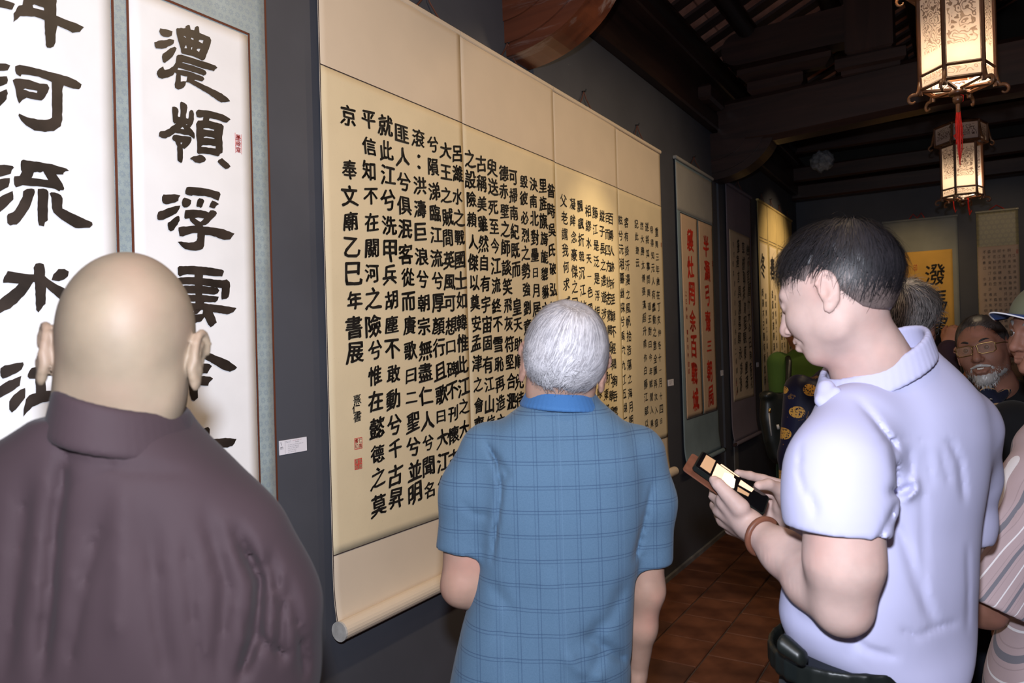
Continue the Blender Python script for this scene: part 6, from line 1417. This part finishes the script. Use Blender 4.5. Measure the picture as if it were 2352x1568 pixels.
# man in a cap at the right edge
T = 1.94; o = person(2425, T+.05, 'person in a cap with an olive crown and a blue visor, at the right edge')
hd = Head(Q(2414, 760, T), 97, 2, 3, .97, neck=Q(2440, 880, T+.03), neck_r=.06)
standing(o, hd, T+.06, 2490, radians(140), -.22, C_black, SK4, None, w=.2, hem=-.8, trm=C_pants, seed=43, hf=.0035)
eyes(hd, o, m_white_eye, m_iris)
hair(hd, o, H_salt, [(.12, .05), (.05, .03), (.02, -.02), (-.03, -.05), (-.12, -.07)], th=.008, h=.006, strands=600, slen=.03, seed=16)
for q in (-1, 1): pts = [hd.P(q*(.014+.034*v), .020+.010*sin(v*2.6), .098-.020*v) for v in np.linspace(0, 1, 8)]; b = MB(); b.tube([tuple(L2W(p)) for p in pts], [.003, .005, .005, .005, .0045, .004, .003, .002], 6); b.build('eyebrow', H_salt, o, True)
capo = empty('cap', tuple(L2W(hd.P(0, .07, 0))), TH); tag(capo, 'olive and blue peaked cap worn by the person at the right edge', 'cap')
m_olivec = mat_cloth('olive_cap', (.15, .155, .10), .8, .05, 500); m_bluec = mat_cloth('blue_visor', (.025, .07, .27), .7, .06, 500)
F_ = Field(*bounds([ell(hd.P(0, .035, -.005), np.array((.088, .105, .108)), hd.B, .01)], .03), .005); F_.add(ell(hd.P(0, .035, -.005), np.array((.086, .100, .106)), hd.B, .01)); F_.clip(lambda P: (.048-.10*(hd.loc(P)[:, 2]*0+0) - hd.loc(P)[:, 1])); V, Fc = F_.mesh(); mesh_np('crown', L2W(relax(V, Fc, 2)), Fc, m_olivec, capo, True)
vv = []; nU, nV = 16, 6
for s_ in (0, 1):
    for j in range(nV+1):
        for i in range(nU+1):
            a = (i/nU-.5)*2; rr = j/nV; x = a*.080*(1-.12*rr); base = .092-.035*a*a; zf = base+rr*(.078-.030*a*a); y = .050+.012*rr-.028*a*a*(.4+.6*rr)-(.003 if s_ else 0); vv.append(hd.P(x, y, zf))
n1 = (nU+1)*(nV+1); ff = []
for j in range(nV):
    for i in range(nU): a = j*(nU+1)+i; ff += [(a, a+1, a+nU+2, a+nU+1), (n1+a+nU+1, n1+a+nU+2, n1+a+1, n1+a)]
ed = [i for i in range(nU+1)]+[j*(nU+1)+nU for j in range(1, nV+1)]+[nV*(nU+1)+i for i in range(nU-1, -1, -1)]+[j*(nU+1) for j in range(nV-1, 0, -1)]
ff += [(ed[k], n1+ed[k], n1+ed[(k+1) % len(ed)], ed[(k+1) % len(ed)]) for k in range(len(ed))]
mesh_np('visor', L2W(np.array(vv)), ff, m_bluec, capo, True)
tube_mesh('visor_piping', [vv[nV*(nU+1)+i]-np.array((0, .0015, 0)) for i in range(nU+1)], .0022, M('white_piping', (.7, .7, .75), .6), capo, 6)
# person in a striped shirt, arm akimbo, at the right edge
T = 1.72; o = person(2430, T, 'person in a pinkish striped shirt with arm akimbo, cut by the right edge'); sx = Q(2440, 784, T)[0]
hd = Head(Q(2480, 800, T), 60, 5, 0, 1.0, neck=np.array((sx+.03, -.24, T)), neck_r=.06)
cores = [loft([(-.30, sx, T, .10, .05), (-.55, sx, T, .11, .07), (-.8, sx, T, .10, .07)], .04)] + legs(sx, T, -.8, 0, w=.06, r=(.06, .05, .04))
arm_ = chain([Q(2400, 1110, T-.02), Q(2275, 1345, T-.04), Q(2268, 1400, T-.02), Q(2120, 1400, T-.02)], [.05, .045, .040, .027], .02)+hand(Q(2120, 1400, T-.02), (-1, .1, .2), (0, 0, 1), 1, .6)
arm2 = chain([Q(2580, 1110, T), Q(2620, 1350, T), Q(2610, 1560, T+.05)], [.05, .04, .028], .02)+hand(Q(2610, 1560, T+.05), (0, -1, 0), (-1, 0, 0), -1, .4)
body_mesh('body', hd, cores+arm_+arm2, .011, SK4, o, hf=.005)
en = Q(2268, 1385, T-.04); dn = np.array((-62, -127, 0.0))
solid('striped_shirt', [chain([Q(2405, 1110, T-.02), Q(2345, 1215, T-.03), Q(2262, 1400, T-.04)], [.092, .095, .100], .03), cuff(en, dn, .08, .16), chain([Q(2580, 1110, T), Q(2615, 1330, T)], [.08, .07], .03),
      loft([R_(960, 2390, 2520, T, .07), R_(1010, 2350, 2590, T, .11), R_(1100, 2350, 2620, T, .12), R_(1300, 2350, 2600, T, .125), R_(1440, 2330, 2600, T, .13), R_(1500, 2308, 2600, T, .135), R_(1568, 2290, 2600, T, .14), R_(1700, 2280, 2600, T, .145)], .02, 2.4)], .007, C_stripe, o, disp=[folds(.004, (7, 3, 7), 45), creases([([(2230, 1262), (2290, 1215), (2345, 1160)], 7, .006), ([(2340, 1160), (2300, 1240), (2290, 1250)], 6, .005)])], it=2)
trousers('trousers', sx, T, -.68, -.85, 0, C_pants, o, seed=46, wx=.125, wz=.105, r=(.080, .075, .065), w=.06); shoes(sx, T, 0, C_blackl, o)
hair(hd, o, H_black, [(.12, .06), (.05, .02), (0, .0), (-.03, -.05), (-.12, -.07)], th=.012, h=.007, strands=400, slen=.05, seed=17)
# pale folder held low behind the lavender shirt
fo = empty('folder', tuple(L2W(Q(2260, 1180, 2.15))), TH); tag(fo, 'pale grey folder edge showing between the lavender shirt and the striped sleeve', 'folder')
slab('board', Q(2258, 1190, 2.15), np.array((1, 0, 0)), _n((-.06, 1, 0)), np.array((0, 0, 1)), .035, .095, .002, M('pale_card', (.42, .45, .44), .7), fo, .003)
# ------------------------------------------------------------------ tidy up
bpy.data.objects.remove(_fo); bpy.data.curves.remove(_fc)
